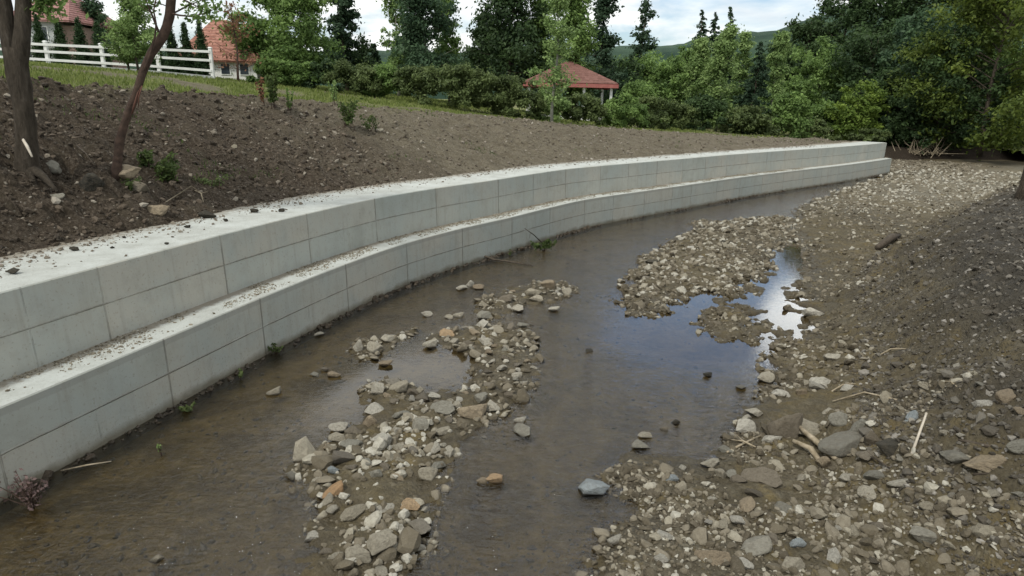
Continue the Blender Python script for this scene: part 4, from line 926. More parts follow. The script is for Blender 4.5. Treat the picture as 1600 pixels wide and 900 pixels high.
tree(1400, 110, 90, 62, 'broad', 'dark', 'low dark tree just right of the bright green bush', 11000, .17, group=GF)
tree(1590, -40, 230, 56, 'broad', 'yellow', 'big yellowish green tree reaching in from the top right corner', 24000, .17, group=GF)
tree(1500, 40, 120, 58, 'broad', 'dark', 'green tree with light clumps left of the yellowish one', 15000, .16, group=GF)
tree(1560, 110, 130, 64, 'broad', 'dark', 'dark hanging tree at the right edge above the branch pile', 15000, .15, group=GF)
tree(1640, 60, 150, 63, 'broad', 'mid', 'leafy tree cut off by the right edge', 15000, .14, group=GF)
tree(1250, 125, 80, 68, 'broad', 'mid', 'small green tree at the foot of the forest, left end', 9000, .17, group=GF)
tree(1345, 132, 82, 60, 'broad', 'bright', 'bright yellow green rounded bush beyond the end of the wall', 11000, .15, cat='bush', name='bush')
tree(1300, 160, 70, 62, 'bush', 'mid', 'dull green bush left of the bright one', 7000, .15, trunk=False, crown='foliage')
tree(1400, 175, 90, 60, 'bush', 'dark', 'dark bush right of the bright one', 8000, .15, trunk=False, crown='foliage')
tree(1475, 160, 110, 61, 'bush', 'bright', 'light green shrub above the pile of branches', 9000, .14, trunk=False, crown='foliage')
tree(1450, 200, 70, 60, 'bush', 'pale', 'low pale shrub growing through the pile of branches', 5000, .12, trunk=False, crown='foliage')
tree(1545, 170, 120, 62, 'bush', 'dark', 'dark overhanging shrub on the cut bank', 10000, .14, trunk=False, crown='foliage')
tree(1610, 195, 110, 61, 'bush', 'mid', 'leafy shrub at the right edge over the gravel', 9000, .12, trunk=False, crown='foliage')
tree(1350, 200, 110, 58, 'bush', 'hedge', 'dark undergrowth right behind the end of the wall', 8000, .14, trunk=False, crown='foliage')
tree(1255, 185, 110, 58, 'bush', 'hedge', 'dark undergrowth left of the end of the wall', 8000, .14, trunk=False, crown='foliage')
tree(1420, 205, 130, 61, 'bush', 'dark', 'low dark scrub along the cut bank', 8000, .13, trunk=False, crown='foliage')
tree(1520, 212, 140, 62, 'bush', 'hedge', 'low scrub at the right end of the cut bank', 8000, .13, trunk=False, crown='foliage')
# -- middle group
GM = 'trees behind the far part of the wall'
tree(1103, 10, 84, 84, 'spruce', 'spruce', 'left pointed spruce of the three on the skyline', 8000, .2, group=GM)
tree(1123, 14, 76, 86, 'spruce', 'spruce', 'middle pointed spruce of the three on the skyline', 8000, .2, group=GM)
tree(1146, 7, 76, 85, 'spruce', 'spruce', 'right pointed spruce of the three on the skyline', 8000, .2, group=GM)
tree(1075, 72, 80, 78, 'broad', 'mid', 'green tree left of the skyline spruces', 10000, .2, group=GM)
tree(1010, 90, 110, 70, 'broad', 'mid', 'rounded green tree under the bare topped spruce', 12000, .19, group=GM)
tree(968, 96, 90, 66, 'broad', 'dark', 'dark green tree right of the hip roof', 10000, .18, group=GM)
tree(1045, 100, 90, 60, 'broad', 'mid', 'leafy tree midway between roof and poplars', 11000, .16, group=GM)
tree(1135, 38, 66, 56, 'poplar', 'pale', 'tallest pale poplar with a visible grey stem', 11000, .13, bark=PBARK, group=GM)
tree(1095, 60, 56, 58, 'poplar', 'pale', 'pale poplar left of the tallest one', 9000, .13, bark=PBARK, group=GM)
tree(1222, 50, 52, 58, 'poplar', 'pale', 'pale poplar right of the dark spruce', 9000, .13, bark=PBARK, group=GM)
tree(1165, 50, 48, 60, 'poplar', 'pale', 'pale poplar just left of the dark spruce', 8000, .13, bark=PBARK, group=GM)
tree(1188, 62, 70, 54, 'spruce', 'spruce', 'dark spruce standing among the pale poplars', 12000, .13, group=GM)
tree(1000, 130, 70, 52, 'bush', 'mid', 'green bush right of the hip roof', 8000, .13, trunk=False, crown='foliage')
tree(1240, 140, 60, 52, 'bush', 'mid', 'green bush at the foot of the right poplar', 7000, .13, trunk=False, crown='foliage')
tree(1105, 150, 80, 52, 'bush', 'dark', 'dark bush at the foot of the poplars', 8000, .13, trunk=False, crown='foliage')
tree(1180, 165, 90, 51, 'bush', 'hedge', 'brownish green bush under the dark spruce', 8000, .13, trunk=False, crown='foliage')
# -- tall trees in the middle
GT = 'tall trees behind the hedge'
tree(1010, -8, 52, 76, 'pine', 'spruce', 'sparse conifer with see through top in the open sky', 3200, .2, group=GT)
tree(950, -60, 86, 62, 'pine', 'spruce', 'tall dark conifer leaning over the right side of the roof', 8000, .17, group=GT)
tree(800, -90, 150, 52, 'pine', 'dark', 'tall dark tree with drooping boughs behind the roof', 17000, .16, group=GT)
tree(762, 20, 90, 55, 'pine', 'dark', 'dark leafy tree left of the tall drooping one', 10000, .15, group=GT)
tree(850, -60, 90, 54, 'airy', 'mid', 'leafy tree directly behind the roof', 10000, .15, group=GT)
tree(872, -20, 78, 33, 'airy', 'pale', 'slender pale tree standing in front of the hip roof', 4200, .085, bark=PBARK, group=GT, r0=.07)
tree(905, -30, 100, 50, 'airy', 'mid', 'loose green tree right of the slender pale one', 9000, .14, group=GT)
tree(660, -60, 130, 46, 'airy', 'blue', 'tall airy grey green tree above the hedge', 15000, .13, bark=PBARK, group=GT)
tree(618, -40, 70, 50, 'airy', 'pale', 'thin airy tree left of the tall grey green one', 6000, .13, bark=PBARK, group=GT)
tree(700, -20, 80, 50, 'airy', 'mid', 'airy tree right of the tall grey green one', 8000, .13, group=GT)
tree(532, -40, 60, 50, 'pine', 'spruce', 'narrow dark conifer with gaps beside the round green tree', 5500, .15, group=GT)
tree(585, 66, 40, 54, 'spruce', 'spruce', 'small dark spruce in the gap under the white cloud', 4000, .15, group=GT)
tree(435, -25, 150, 43, 'broad', 'mid', 'big round green tree right of the tiled roof', 26000, .13, group=GT)
tree(545, 60, 90, 52, 'broad', 'dark', 'dark tree behind the bushes right of the round green one', 9000, .15, group=GT)
tree(640, 95, 80, 60, 'broad', 'mid', 'distant green tree low behind the airy trees', 8000, .17, group=GT)
tree(730, 92, 80, 62, 'broad', 'dark', 'distant dark tree low behind the hedge', 8000, .17, group=GT)
# -- bushes and hedge
GB = 'bushes along the edge of the field'
for (px, top, wp, D, lf, lb) in [(425, 92, 60, 38, 'mid', 'green bush below the round green tree'), (470, 95, 80, 39, 'mid', 'green bush beside the bright grass patch'), (515, 92, 70, 39, 'dark', 'dark green bush left of the dark hedge gap'),
        (560, 92, 90, 38, 'hedge', 'dark rounded bush where the row begins'), (603, 100, 60, 38, 'mid', 'lighter bush between two dark ones'), (650, 104, 80, 37, 'hedge', 'broad dark bush under the airy trees'),
        (705, 102, 90, 36.5, 'hedge', 'highest dark bush of the row'), (760, 112, 80, 36.5, 'hedge', 'dark brownish bush left of the slender pale tree'), (812, 118, 70, 37, 'hedge', 'dark bush below the left eave of the roof'),
        (862, 138, 50, 38, 'pale', 'pale bush at the foot of the slender tree'), (908, 146, 70, 39, 'hedge', 'dark bush in front of the roofed hut'), (975, 148, 70, 41, 'mid', 'green bush below the right eave of the roof'), (1010, 150, 80, 43, 'hedge', 'dull green bush near the right end of the row'), (1052, 158, 70, 45, 'hedge', 'last dark bush of the row before the poplars')]:
    tree(px, top, wp*1.12, D, 'bush', lf, lb, 9000, .085, group=GB, trunk=False, crown='foliage')
# -- columnar conifers behind the white fence
GC = 'columnar conifers behind the white fence'
for (px, top, lb) in [(55, 22, 'columnar conifer right of the thick forked trunk'), (88, 28, 'second columnar conifer from the thick forked trunk'), (120, 27, 'third columnar conifer from the thick forked trunk'), (150, 32, 'fourth columnar conifer, beside the light green tree'),
        (238, 44, 'small columnar conifer just left of the leaning trunk'), (263, 34, 'columnar conifer just right of the leaning trunk'), (286, 34, 'columnar conifer before the left end of the tiled roof'), (310, 28, 'columnar conifer in front of the tiled roof')]:
    tree(px, top, 33, 37.5, 'column', 'thuja', lb, 9000, .055, group=GC, cat='conifer')
tree(200, -12, 84, 31, 'airy', 'pale', 'young green tree in front of the white fence', 9000, .07, r0=.05)
tree(192, 34, 66, 31.5, 'poplar', 'mid', 'low light green tree hiding part of the white fence', 5500, .06, r0=.04)
tree(140, -40, 60, 60, 'airy', 'blue', 'distant bluish green tree left of the young green one', 6000, .14)
tree(362, 4, 84, 36, 'airy', 'red', 'reddish leaved young tree in front of the white walled house', 480, .09, r0=.055, bark=RBARK)

# -- foreground trunks
def skin_tube(mb, pts, radii, n=10, seed=0, wob=.04):
    P = resample(catmull([tuple(p) for p in pts]), .18); d0 = np.linspace(0, 1, len(radii)); mb.tube(P, np.interp(np.linspace(0, 1, len(P)), d0, radii), n, wob, seed)
def twig_leaves(parent, tips, n, size, leaf, seed, rad=.22, name='crown'):
    C = np.array(tips); V, F, at = leaves(C, np.full(len(C), rad), n, size, seed); return mesh_np(name, V, F, LEAF[leaf], parent, attrs=dict(rnd=at))
h = hit(42, 268); D1 = h[1]
root = empty('tree', tuple(h)); tag(root, 'thick rough forked trunk on the earth bank at the left edge', 'tree')
def rel(px, py, D): return at_depth(px, py, D)-h
mb = MB()
skin_tube(mb, [rel(44, 285, D1), rel(43, 250, D1), rel(40, 200, D1), rel(33, 140, D1), rel(26, 100, D1), rel(22, 75, D1)], [.24, .16, .135, .14, .15, .15], 22, 1, .07)
skin_tube(mb, [rel(22, 110, D1), rel(14, 60, D1), rel(7, 15, D1), rel(0, -60, D1), rel(-20, -180, D1)], [.12, .11, .095, .08, .05], 10, 2, .05)
skin_tube(mb, [rel(28, 115, D1), rel(34, 60, D1), rel(36, 10, D1+.1), rel(36, -80, D1+.2), rel(50, -200, D1+.3)], [.12, .11, .1, .08, .04], 10, 3, .05)
for k, (a, b) in enumerate([((44, 262), (88, 290)), ((40, 262), (-10, 300)), ((38, 255), (60, 300)), ((34, 262), (10, 292))]):
    q = rel(*b, D1-.35); skin_tube(mb, [rel(*a, D1), (rel(*a, D1)+q)/2+[0, 0, .02], q-[0, 0, .1]], [.09, .06, .025], 7, 5+k)
tips = []
r_ = np.random.default_rng(88)
for k in range(16):
    s = rel(r_.uniform(-20, 45), -100-r_.uniform(0, 100), D1+.2); e_ = s+np.array([r_.normal()*1.2, r_.normal()*1.0, r_.uniform(.2, 1.6)]); mb.tube([s, e_], [.03, .008], 5, 0, k, caps=False); tips += [e_, (s+e_)/2]
for (px, py) in [(66, 4), (74, 16), (60, -6), (84, -10), (226, 8), (218, 24)][:4]:
    e_ = rel(px, py, D1+.3); s = rel(38, -40, D1+.15); mb.tube([s, (s+e_)/2+[0, 0, .05], e_], [.018, .012, .005], 5, 0, px, caps=False); tips.append(e_)
mb.build('trunk', BARK, root); twig_leaves(root, tips, 5200, .05, 'mid', 90, .3)
mb = MB(); s = rel(36, 218, D1-.22); mb.tube([s, rel(42, 228, D1-.3), rel(50, 245, D1-.42)], [.02, .025, .015], 6, .1, 3); mb.build('broken_branch', PWOOD, root)

h = hit(176, 268); D2 = h[1]
root = empty('tree', tuple(h)); tag(root, 'thin leaning reddish trunk on the dirt heap', 'tree'); mb = MB()
skin_tube(mb, [rel(180, 285, D2), rel(184, 256, D2), rel(186, 225, D2), rel(195, 191, D2), rel(212, 149, D2), rel(220, 121, D2+.05), rel(236, 84, D2+.1), rel(256, 56, D2+.1), rel(266, 17, D2+.1), rel(270, -20, D2+.1), rel(285, -110, D2+.1), rel(300, -220, D2)], [.09, .075, .066, .066, .07, .075, .075, .068, .06, .05, .02], 9, 11, .08)
skin_tube(mb, [rel(226, 110, D2-.05), rel(240, 66, D2-.05), rel(244, 38, D2), rel(240, 10, D2), rel(252, -20, D2)], [.026, .018, .014, .012, .009], 6, 12)
tips = []
def br(pts, r0_, leaf_at=()):
    P = [rel(px, py, D2+dz) for px, py, dz in pts]; mb.tube(P, list(np.linspace(r0_, .005, len(P))), 5, .05, int(pts[0][0]), caps=False)
    for q in leaf_at: tips.append(P[q])
br([(262, 20, .1), (280, 24, 0), (300, 26, -.1), (322, 20, -.1), (340, 12, 0)], .02, (2, 3, 4))
br([(268, -10, .1), (292, 2, 0), (312, 12, .2), (330, 30, .2)], .018, (2, 3))
br([(260, 26, .1), (296, 8, .3), (326, -4, .3)], .016, (1, 2))
br([(248, 50, .1), (236, 20, 0), (228, 0, 0), (224, -30, 0)], .02, (2, 3)); br([(236, 20, 0), (218, 8, 0), (206, -6, .1)], .01, (2,))
br([(262, 10, .1), (246, 4, .1), (232, 10, .1)], .01, (2,))
for k in range(14):
    e_ = rel(r_.uniform(230, 380), r_.uniform(-240, -50), D2+r_.normal()*.8); s = rel(285, -110, D2+.1); mb.tube([s, e_], [.02, .006], 5, 0, k, caps=False); tips += [e_, (s+e_)/2]
mb.build('trunk', RBARK, root); twig_leaves(root, tips, 1700, .045, 'mid', 91, .2)
mb = MB(); skin_tube(mb, [rel(206, 178, D2-.1), rel(214, 150, D2-.13), rel(222, 132, D2-.1), rel(217, 150, D2-.13), rel(216, 168, D2-.1)], [.012, .018, .014, .014, .006], 6, 5); mb.build('dead_branch', simple('red_twig', (.09, .04, .028), (.14, .07, .05), 9), root)

# young stems and weeds on the bank
def weed(px, py, hpx, wpx, leaf, label, n=260, size=.05, seed=0, cat='plant', stems=4):
    p = hit(px, py); D = p[1]; H_ = hpx/FPX*D; W_ = wpx/FPX*D; t = empty('young_plant', tuple(p)); tag(t, label, cat); r_ = np.random.default_rng(seed+500); mb = MB(); tips = []
    for k in range(stems):
        e_ = np.array([r_.normal()*W_*.3, r_.normal()*W_*.3, H_*r_.uniform(.7, 1.05)]); b0 = np.array([r_.normal()*W_*.12, r_.normal()*W_*.12, -.05]); mb.tube([b0, (b0+e_)/2+r_.normal(size=3)*.03, e_], [.009, .007, .003], 5, 0, k, caps=False)
        for q in np.linspace(.35, 1, 6): tips.append(b0*(1-q)+e_*q)
    mb.build('stem', RBARK, t); V, F, at = leaves(np.array(tips), np.full(len(tips), W_*.16), n, size, seed); mesh_np('foliage', V, F, LEAF[leaf], t, attrs=dict(rnd=at)); return t
weed(430, 172, 55, 26, 'weed', 'tall leafy sapling on the crest of the earth bank', 420, .07, 1)
weed(412, 165, 40, 14, 'red', 'reddish leaved shoot left of the tall leafy sapling', 160, .05, 2)
weed(452, 176, 36, 12, 'mid', 'small green shoot right of the tall leafy sapling', 150, .05, 3)
weed(525, 165, 34, 20, 'pale', 'pale green weed at the edge of the field', 200, .05, 4)
weed(545, 200, 40, 44, 'weed', 'spreading green weed on the brown bank', 420, .06, 5, stems=7)
weed(575, 205, 22, 36, 'weed', 'low green tuft beside the spreading weed', 200, .05, 6, stems=6)
weed(262, 285, 32, 46, 'weed', 'bright green weed on the dark slope below the leaning trunk', 600, .045, 7, stems=10)
weed(228, 262, 24, 40, 'weed', 'dull green weed at the foot of the leaning trunk', 350, .045, 8, stems=8)
weed(330, 292, 14, 60, 'hedge', 'flat creeping weed low on the dark slope', 260, .035, 9, stems=8)
weed(205, 300, 20, 30, 'hedge', 'dark weed in the dirt heap', 200, .04, 10, stems=6)
# plants at the foot of the wall
def footplant(px, py, hpx, wpx, leaf, label, n, size, seed, stems=6):
    q = unp(px, py, 0.0); D = q[1]; H_ = hpx/FPX*D; W_ = wpx/FPX*D; t = empty('water_plant', (q[0], q[1], -.02)); tag(t, label, 'plant'); r_ = np.random.default_rng(seed+700); mb = MB(); tips = []
    for k in range(stems):
        e_ = np.array([r_.normal()*W_*.35, r_.normal()*W_*.2, H_*r_.uniform(.4, 1.0)]); mb.tube([(0, 0, 0), e_*.5+[0, 0, .02], e_], [.008, .006, .003], 5, 0, k, caps=False); tips += [e_*q2 for q2 in (.5, .75, 1)]
    mb.build('stem', RBARK, t); V, F, at = leaves(np.array(tips), np.full(len(tips), W_*.14), n, size, seed); mesh_np('foliage', V, F, LEAF[leaf], t, attrs=dict(rnd=at))
footplant(850, 392, 20, 34, 'weed', 'green water plant at the foot of the wall behind the floating branch', 260, .05, 1)
footplant(292, 642, 16, 20, 'hedge', 'dark weed clump at a wall joint left of midstream', 140, .03, 2); footplant(375, 592, 20, 14, 'hedge', 'small dark shoot against the wall between two clumps', 70, .03, 3, 3); footplant(431, 552, 22, 16, 'hedge', 'dark weed clump at the tall wall joint', 120, .03, 4)
footplant(52, 792, 66, 80, 'pink', 'dry pinkish weed in front of the wall at the bottom left', 260, .022, 5, 20); footplant(796, 400, 12, 12, 'hedge', 'tiny dark weed at the wall left of the green water plant', 60, .03, 6, 3)
footplant(252, 710, 34, 12, 'pale', 'thin pale reed in the shallows near the wall', 20, .02, 7, 3)

# ------------------------------------------------------------------ sticks and driftwood
def stick(pts, radii, mat, label, name='driftwood', group=None, n=7, extra=()):
    mb = MB(); P = np.array(pts, float); o = P[0].copy(); mb.tube([p-o for p in P], radii, n, .08, len(label))
    for (a, b, r_a) in extra: mb.tube([np.array(a)-o, np.array(b)-o], [r_a, r_a*.3], 5, .05, 3)
    ob = mb.build(name, mat); ob.location = o; tag(ob, label, 'stick', group); return ob
def gp(px, py, up=.0): q = hit(px, py); return np.array([q[0], q[1], max(q[2], 0)+up])
a, b, c, d = gp(735, 408, .05), gp(770, 417, .05), gp(800, 421, .04), gp(833, 427, .02)
stick([a+[0, 0, .06], b, c, d], [.035, .03, .022, .012], DWOOD, 'dark branch floating in the water near the wall', 'branch', extra=[(b, b+[-.1, .35, .12], .012), (a, a+[.25, -.05, .1], .012)])
e0 = at_depth(820, 357, unp(838, 388)[1]); e1 = gp(848, 388)
stick([e0, (e0*.5+e1*.5)+[0, 0, .04], e1], [.010, .014, .016], DWOOD, 'thin twig rising from the water plant against the wall', 'twig', extra=[(e0*.7+e1*.3, np.array([e0[0]+.15, e0[1], .3]), .008)])
stick([gp(1243, 682, .16), gp(1268, 704, .16), gp(1304, 728, .1)], [.03, .036, .03], WOOD, 'thick bare pole lying across the rock pile')
stick([gp(1238, 700, .1), gp(1265, 712, .1), gp(1280, 728, .06)], [.03, .035, .03], WOOD, 'shorter bare pole under the thick one')
w1 = gp(1424, 712, .02); w0 = at_depth(1448, 645, w1[1]+.25)
stick([w0, w0*.5+w1*.5, w1], [.011, .014, .016], PWOOD, 'white peeled stick standing up at the bottom right', 'stick')
stick([gp(1135, 712, .05), gp(1160, 700, .06), gp(1188, 686, .05)], [.012, .016, .012], WOOD, 'thin branch on the right shore beside the pale boulder')
stick([gp(1480, 690, .05), gp(1540, 705, .06), gp(1580, 712, .05)], [.012, .02, .012], DWOOD, 'dark twig across the slabs at the right')
stick([gp(1300, 632, .05), gp(1350, 618, .05), gp(1400, 630, .05)], [.01, .014, .01], WOOD, 'thin branch at the foot of the dark slope')
stick([gp(100, 762, .02), gp(140, 752, .03), gp(178, 744, .02)], [.008, .011, .006], WOOD, 'pale twig at the water edge at the bottom left')
stick([gp(1370, 392, .1), gp(1392, 378, .15), gp(1405, 372, .1)], [.08, .13, .06], DWOOD, 'dark log on the gravel where the slope begins', 'log')
stick([gp(210, 352, .05), gp(300, 300, .12), gp(316, 310, .1)], [.01, .01, .006], WOOD, 'thin stick lying low on the left bank')
for k, (pa, pb, lb, mt) in enumerate([((1290, 620), (1345, 602), 'short twig lying between stones at the start of the dark slope', WOOD), ((1345, 640), (1330, 668), 'short dark root behind the rock pile', DWOOD), ((1180, 702), (1140, 690), 'small forked twig left of the pale boulder', WOOD),
        ((1500, 655), (1560, 668), 'thin dark root above the grey slabs', DWOOD), ((1470, 600), (1500, 612), 'tiny pale twig high on the dark slope', WOOD), ((1395, 650), (1412, 690), 'dark bent root left of the blue stone', DWOOD),
        ((1370, 560), (1420, 548), 'pale twig halfway up the dark slope', WOOD), ((1520, 745), (1582, 756), 'dark twig under the tan slab', DWOOD), ((1345, 712), (1390, 735), 'dark curved root right of the rock pile', DWOOD), ((305, 300), (318, 318), 'pale short stick on the lower left bank', WOOD), ((250, 240), (282, 252), 'dark root sticking out of the left bank', DWOOD), ((120, 230), (150, 262), 'dark root running down beside the thick trunk', DWOOD), ((60, 285), (118, 300), 'long root crossing the bottom of the dirt heap', DWOOD)]):
    A_, B_ = gp(*pa, .03), gp(*pb, .03); M_ = (A_+B_)/2+np.array([.03*math.sin(k*3), .05*math.cos(k*2), .05]); stick([A_, M_, B_], [.013, .012, .006], mt, lb, 'twig', n=6, extra=[(M_, M_+np.array([.12*math.cos(k*2.1), .1*math.sin(k), .04]), .006)])
# pile of cut branches on the far cut bank
r_ = np.random.default_rng(5); mb = MB(); c = at_depth(1445, 226, 57.5); c[2] = groundz(c[0], 57.5)
for k in range(70):
    a_ = r_.uniform(0, 3.14); l = r_.uniform(.6, 2.0); s = r_.normal(size=3)*[1.1, .5, .1]; e_ = s+np.array([math.cos(a_)*l, r_.normal()*.4, abs(math.sin(a_))*l*.8]); mb.tube([s, e_], [.035, .01], 4, 0, k, caps=False)
o = mb.build('brushwood_pile', WOOD); o.location = tuple(c+[0, 0, .2]); tag(o, 'pile of pale cut branches on the far bank', 'branch pile')
# stump of a trunk at the right edge
p = hit(1596, 312); mb = MB(); mb.tube([(0, 0, -.3), (0.02, 0, .4), (.03, .02, 1.0), (0, 0, 1.9), (.1, 0, 3.4)], [.3, .2, .18, .17, .13], 10, .06, 4); o = mb.build('tree_stump', BARK); o.location = tuple(p); tag(o, 'dark bare trunk at the right edge above the gravel', 'trunk')

# ------------------------------------------------------------------ buildings, fence
def quadroof(name, mat, parent, x0, x1, y0, y1, z0, z1, rx0, rx1, ry, th=.12):
    """hipped roof with eaves rectangle and a ridge from rx0 to rx1; thickness th"""
    V = []
    for dz in (0, -th):
        V += [(x0, y0, z0+dz), (x1, y0, z0+dz), (x1, y1, z0+dz), (x0, y1, z0+dz), (rx0, ry, z1+dz), (rx1, ry, z1+dz)]
    F = [(0, 1, 5, 4), (1, 2, 5), (2, 3, 4, 5), (3, 0, 4)]; F += [tuple(i+6 for i in f[::-1]) for f in F]
    for a, b in ((0, 1), (1, 2), (2, 3), (3, 0)): F.append((b, a, a+6, b+6))
    mb = MB(); mb.add(V, F); return mb.build(name, mat, parent)
# roofed garden hut behind the hedge
Dg = 46; ap = at_depth(895, 96, Dg+2.6); el = at_depth(818, 127, Dg); er = at_depth(966, 130, Dg); gx = (el[0]+er[0])/2; gz = groundz(gx, Dg+2.6); ez = (el[2]+er[2])/2; hw = (er[0]-el[0])/2
g = empty('garden_pavilion', (gx, Dg+2.8, gz)); tag(g, 'open garden hut with a low brownish red hip roof behind the bushes', 'pavilion')
quadroof('roof', TILE2, g, -hw, hw, -2.8, 2.8, ez-gz, ap[2]-gz, -.25, .25, 0)
mb = MB()
for (cx, cy, dx, dy) in ((0, -2.82, hw*2, .05), (0, 2.82, hw*2, .05), (-hw-.02, 0, .05, 5.6), (hw+.02, 0, .05, 5.6)): mb.box((cx, cy, ez-gz-.2), (dx, dy, .24))
mb.build('fascia', REDTRIM, g)
for sx in (-.88, -.3, .3, .88):
    for sy in (-2.4, 2.4):
        mb = MB(); mb.box((sx*hw, sy, (ez-gz-.3)/2), (.17, .17, ez-gz-.3)); mb.build('post', WHITE, g)
mb = MB(); mb.box((0, 0, .08), (hw*1.9, 5.2, .3)); mb.build('floor_slab', WALLW, g)
mb = MB()
for sx in (-.88, .88): mb.box((sx*hw, 0, .75), (.06, 4.6, .08)); mb.box((sx*hw, 0, .4), (.06, 4.6, .06))
mb.box((-.0, 2.4, .75), (hw*1.7, .06, .08)); mb.build('railing', WHITE, g)
# small white house with tiled roof
Dh = 41; zc_ = groundz(at_depth(365, 127, Dh)[0], Dh)
wl, wr = at_depth(332, 110, Dh)[0], at_depth(399, 110, Dh)[0]; ez = at_depth(370, 92, Dh)[2]
hs = empty('white_house', (wl, Dh, zc_-.3)); tag(hs, 'small white walled house with an orange terracotta roof beside the fence end', 'house')
b0 = zc_-.3; xl = at_depth(276, 90, Dh)[0]-wl; xr = wr-wl
mb = MB(); mb.box(((xl+xr)/2, 3.2, (ez-b0)/2), (xr-xl, 6.0, ez-b0)); mb.build('wall', WALLW, hs)
top = at_depth(330, 30, Dh+3)[2]-b0
quadroof('roof', TILE1, hs, xl-.3, xr+.35, -.15, 6.6, ez-b0-.05, top, xl+1.0, (at_depth(352, 40, Dh+3)[0]-wl), 3.2, .16)
for k, fx in enumerate((.28, .72)):
    mb = MB(); cx = fx*xr; mb.box((cx, .175, (ez-b0)*.62), (.62, .05, .7)); f = mb.build('window', WHITE, hs); mb = MB(); mb.box((cx, .145, (ez-b0)*.62), (.5, .03, .58)); mb.build('pane', GLASS, f)
# taller house far left
Dh = 56; x0 = at_depth(18, 60, Dh)[0]; x1 = at_depth(112, 60, Dh)[0]; zb = groundz((x0+x1)/2, Dh); he = at_depth(100, 30, Dh)[2]
hs = empty('grey_house', (x0, Dh, zb)); tag(hs, 'grey two storey house with a red roof behind the row of conifers', 'house')
W2 = x1-x0; e2 = he-zb
mb = MB(); mb.box((W2*.36, 4, e2/2), (W2*.72, 7.6, e2)); mb.build('wall', WALLG, hs)
mb = MB(); mb.box((W2*.84, 4.2, e2*.45), (W2*.24, 6.8, e2*.9)); mb.build('side_wall', WALLP, hs)
rf = quadroof('roof', tiles('faded_red_tiles', (.26, .12, .11), (.36, .2, .18), 1.6), hs, -.5, W2+.2, -.3, 8.4, e2-.05, e2+2.6, 1.2, W2*.55, 4.1, .18)
for cx, cz in ((.18, .72), (.5, .72), (.18, .3), (.5, .3)):
    mb = MB(); mb.box((W2*cx, .18, e2*cz), (1.0, .06, 1.2)); f = mb.build('window', WHITE, hs); mb = MB(); mb.box((W2*cx, .14, e2*cz), (.84, .04, 1.04)); mb.build('pane', GLASS, f)
mb = MB(); mb.box((W2*.35, -.45, e2*.5), (W2*.6, 1.0, .12)); mb.box((W2*.35, -.92, e2*.5+.5), (W2*.6, .04, .06)); mb.build('balcony', WHITE, hs)
# fence
FP = [(-92, 98), (-8, 101), (77, 105), (163, 107.5), (249, 109.5), (332, 112)]; PP = []
for k, (px, py) in enumerate(FP):
    D = 33.5+.35*k; q = at_depth(px, py, D); PP.append(np.array([q[0], q[1], groundz(q[0], q[1])]))
fr_ = empty('white_fence', tuple(PP[0])); tag(fr_, 'white three rail fence on a low grey plinth at the top of the field', 'fence')
hps = [at_depth(px, t_, 33.5+.35*k)[2] for k, (px, t_) in enumerate([(-92, 58), (-8, 61), (70, 65), (157, 69), (250, 72), (330, 75)])]
o0 = PP[0]
for k, p in enumerate(PP):
    hgt_ = max(.9, hps[k]-p[2]); mb = MB(); q = p-o0; mb.box((q[0], q[1], q[2]+hgt_/2), (.15, .15, hgt_)); mb.box((q[0], q[1], q[2]+hgt_+.02), (.2, .2, .06), 0, .5); mb.build('post', WHITE, fr_)
for k in range(len(PP)-1):
    a, b = PP[k]-o0, PP[k+1]-o0; ha, hb = hps[k]-PP[k][2], hps[k+1]-PP[k+1][2]
    for f_ in (.88, .6, .27):
        A_, B_ = a+[0, -.09, ha*f_], b+[0, -.09, hb*f_]; d = B_-A_; L_ = np.linalg.norm(d[:2]); n_ = np.array([-d[1], d[0], 0])/L_*.02; u_ = np.array([0, 0, .06])
        mb = MB(); V = [A_-n_-u_, B_-n_-u_, B_+n_-u_, A_+n_-u_, A_-n_+u_, B_-n_+u_, B_+n_+u_, A_+n_+u_]; mb.add(V, [(3, 2, 1, 0), (4, 5, 6, 7), (0, 1, 5, 4), (1, 2, 6, 5), (2, 3, 7, 6), (3, 0, 4, 7)]); mb.build('rail', WHITE, fr_)
mb = MB()
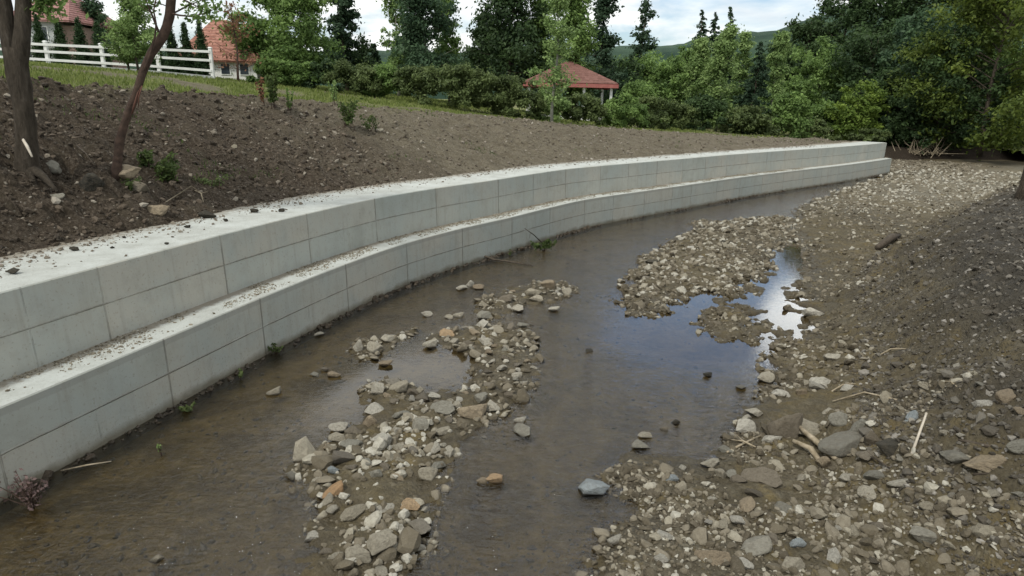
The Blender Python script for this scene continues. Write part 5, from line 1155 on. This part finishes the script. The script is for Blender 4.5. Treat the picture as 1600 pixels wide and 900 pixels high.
for k in range(len(PP)-1):
    a, b = PP[k]-o0, PP[k+1]-o0; V = [a+[0, -.12, -.3], b+[0, -.12, -.3], b+[0, .12, -.3], a+[0, .12, -.3], a+[0, -.12, .16], b+[0, -.12, .16], b+[0, .12, .16], a+[0, .12, .16]]
    mb.add(V, [(3, 2, 1, 0), (4, 5, 6, 7), (0, 1, 5, 4), (1, 2, 6, 5), (2, 3, 7, 6), (3, 0, 4, 7)])
mb.build('plinth', WALLG, fr_)

# ------------------------------------------------------------------ grass
def grassblades(name, P, h0, h1, mat, seed, wd=.012):
    r_ = np.random.default_rng(seed); n = len(P); z = bankz(P[:, 0], P[:, 1]); a = r_.uniform(0, 6.28, n); hh_ = r_.uniform(h0, h1, n); D = np.hypot(P[:, 0], P[:, 1]); wv = wd*(.4+D*.07)
    dx, dy = np.cos(a)*wv, np.sin(a)*wv; lx, ly = r_.normal(size=n)*hh_*.4, r_.normal(size=n)*hh_*.4
    V = np.stack([np.c_[P[:, 0]-dx, P[:, 1]-dy, z-.02], np.c_[P[:, 0]+dx, P[:, 1]+dy, z-.02], np.c_[P[:, 0]+lx, P[:, 1]+ly, z+hh_]], 1)
    F = np.arange(3*n).reshape(n, 3); o = mesh_np(name, V.reshape(-1, 3), F, mat, attrs=dict(rnd=np.repeat(r_.random(n), 3))); tag(o, kind='stuff')
P, r_ = cand(260000, seed=21, r0=11, r1=62, a0=-48, a1=30); t_, yf = tdist(P[:, 0], P[:, 1]); tc_ = 7.6-1.8*sstep(25, 40, yf); cl = fbm2(P[:, 0], P[:, 1], .5, 4, 31.0)
ok = (t_-tc_-.2+1.8*cl > r_.uniform(0, 1.6, len(P))) & (yf < 60) & (r_.random(len(P)) < .5-2.0*fbm2(P[:, 0], P[:, 1], .3, 4, 33.0)); P = P[ok]; print('grass', len(P))
grassblades('grass', P, .05, .17, LEAF['grass'], 22)
P, r_ = cand(60000, seed=23, r0=9, r1=50, a0=-48, a1=30); t_, yf = tdist(P[:, 0], P[:, 1]); cl = fbm2(P[:, 0], P[:, 1], .35, 3, 35.0)
ok = (t_ > 3.2) & (t_ < 8) & (cl > .28) & (yf < 45); P = P[ok]; grassblades('sparse_weeds', P, .03, .10, LEAF['weed'], 24)
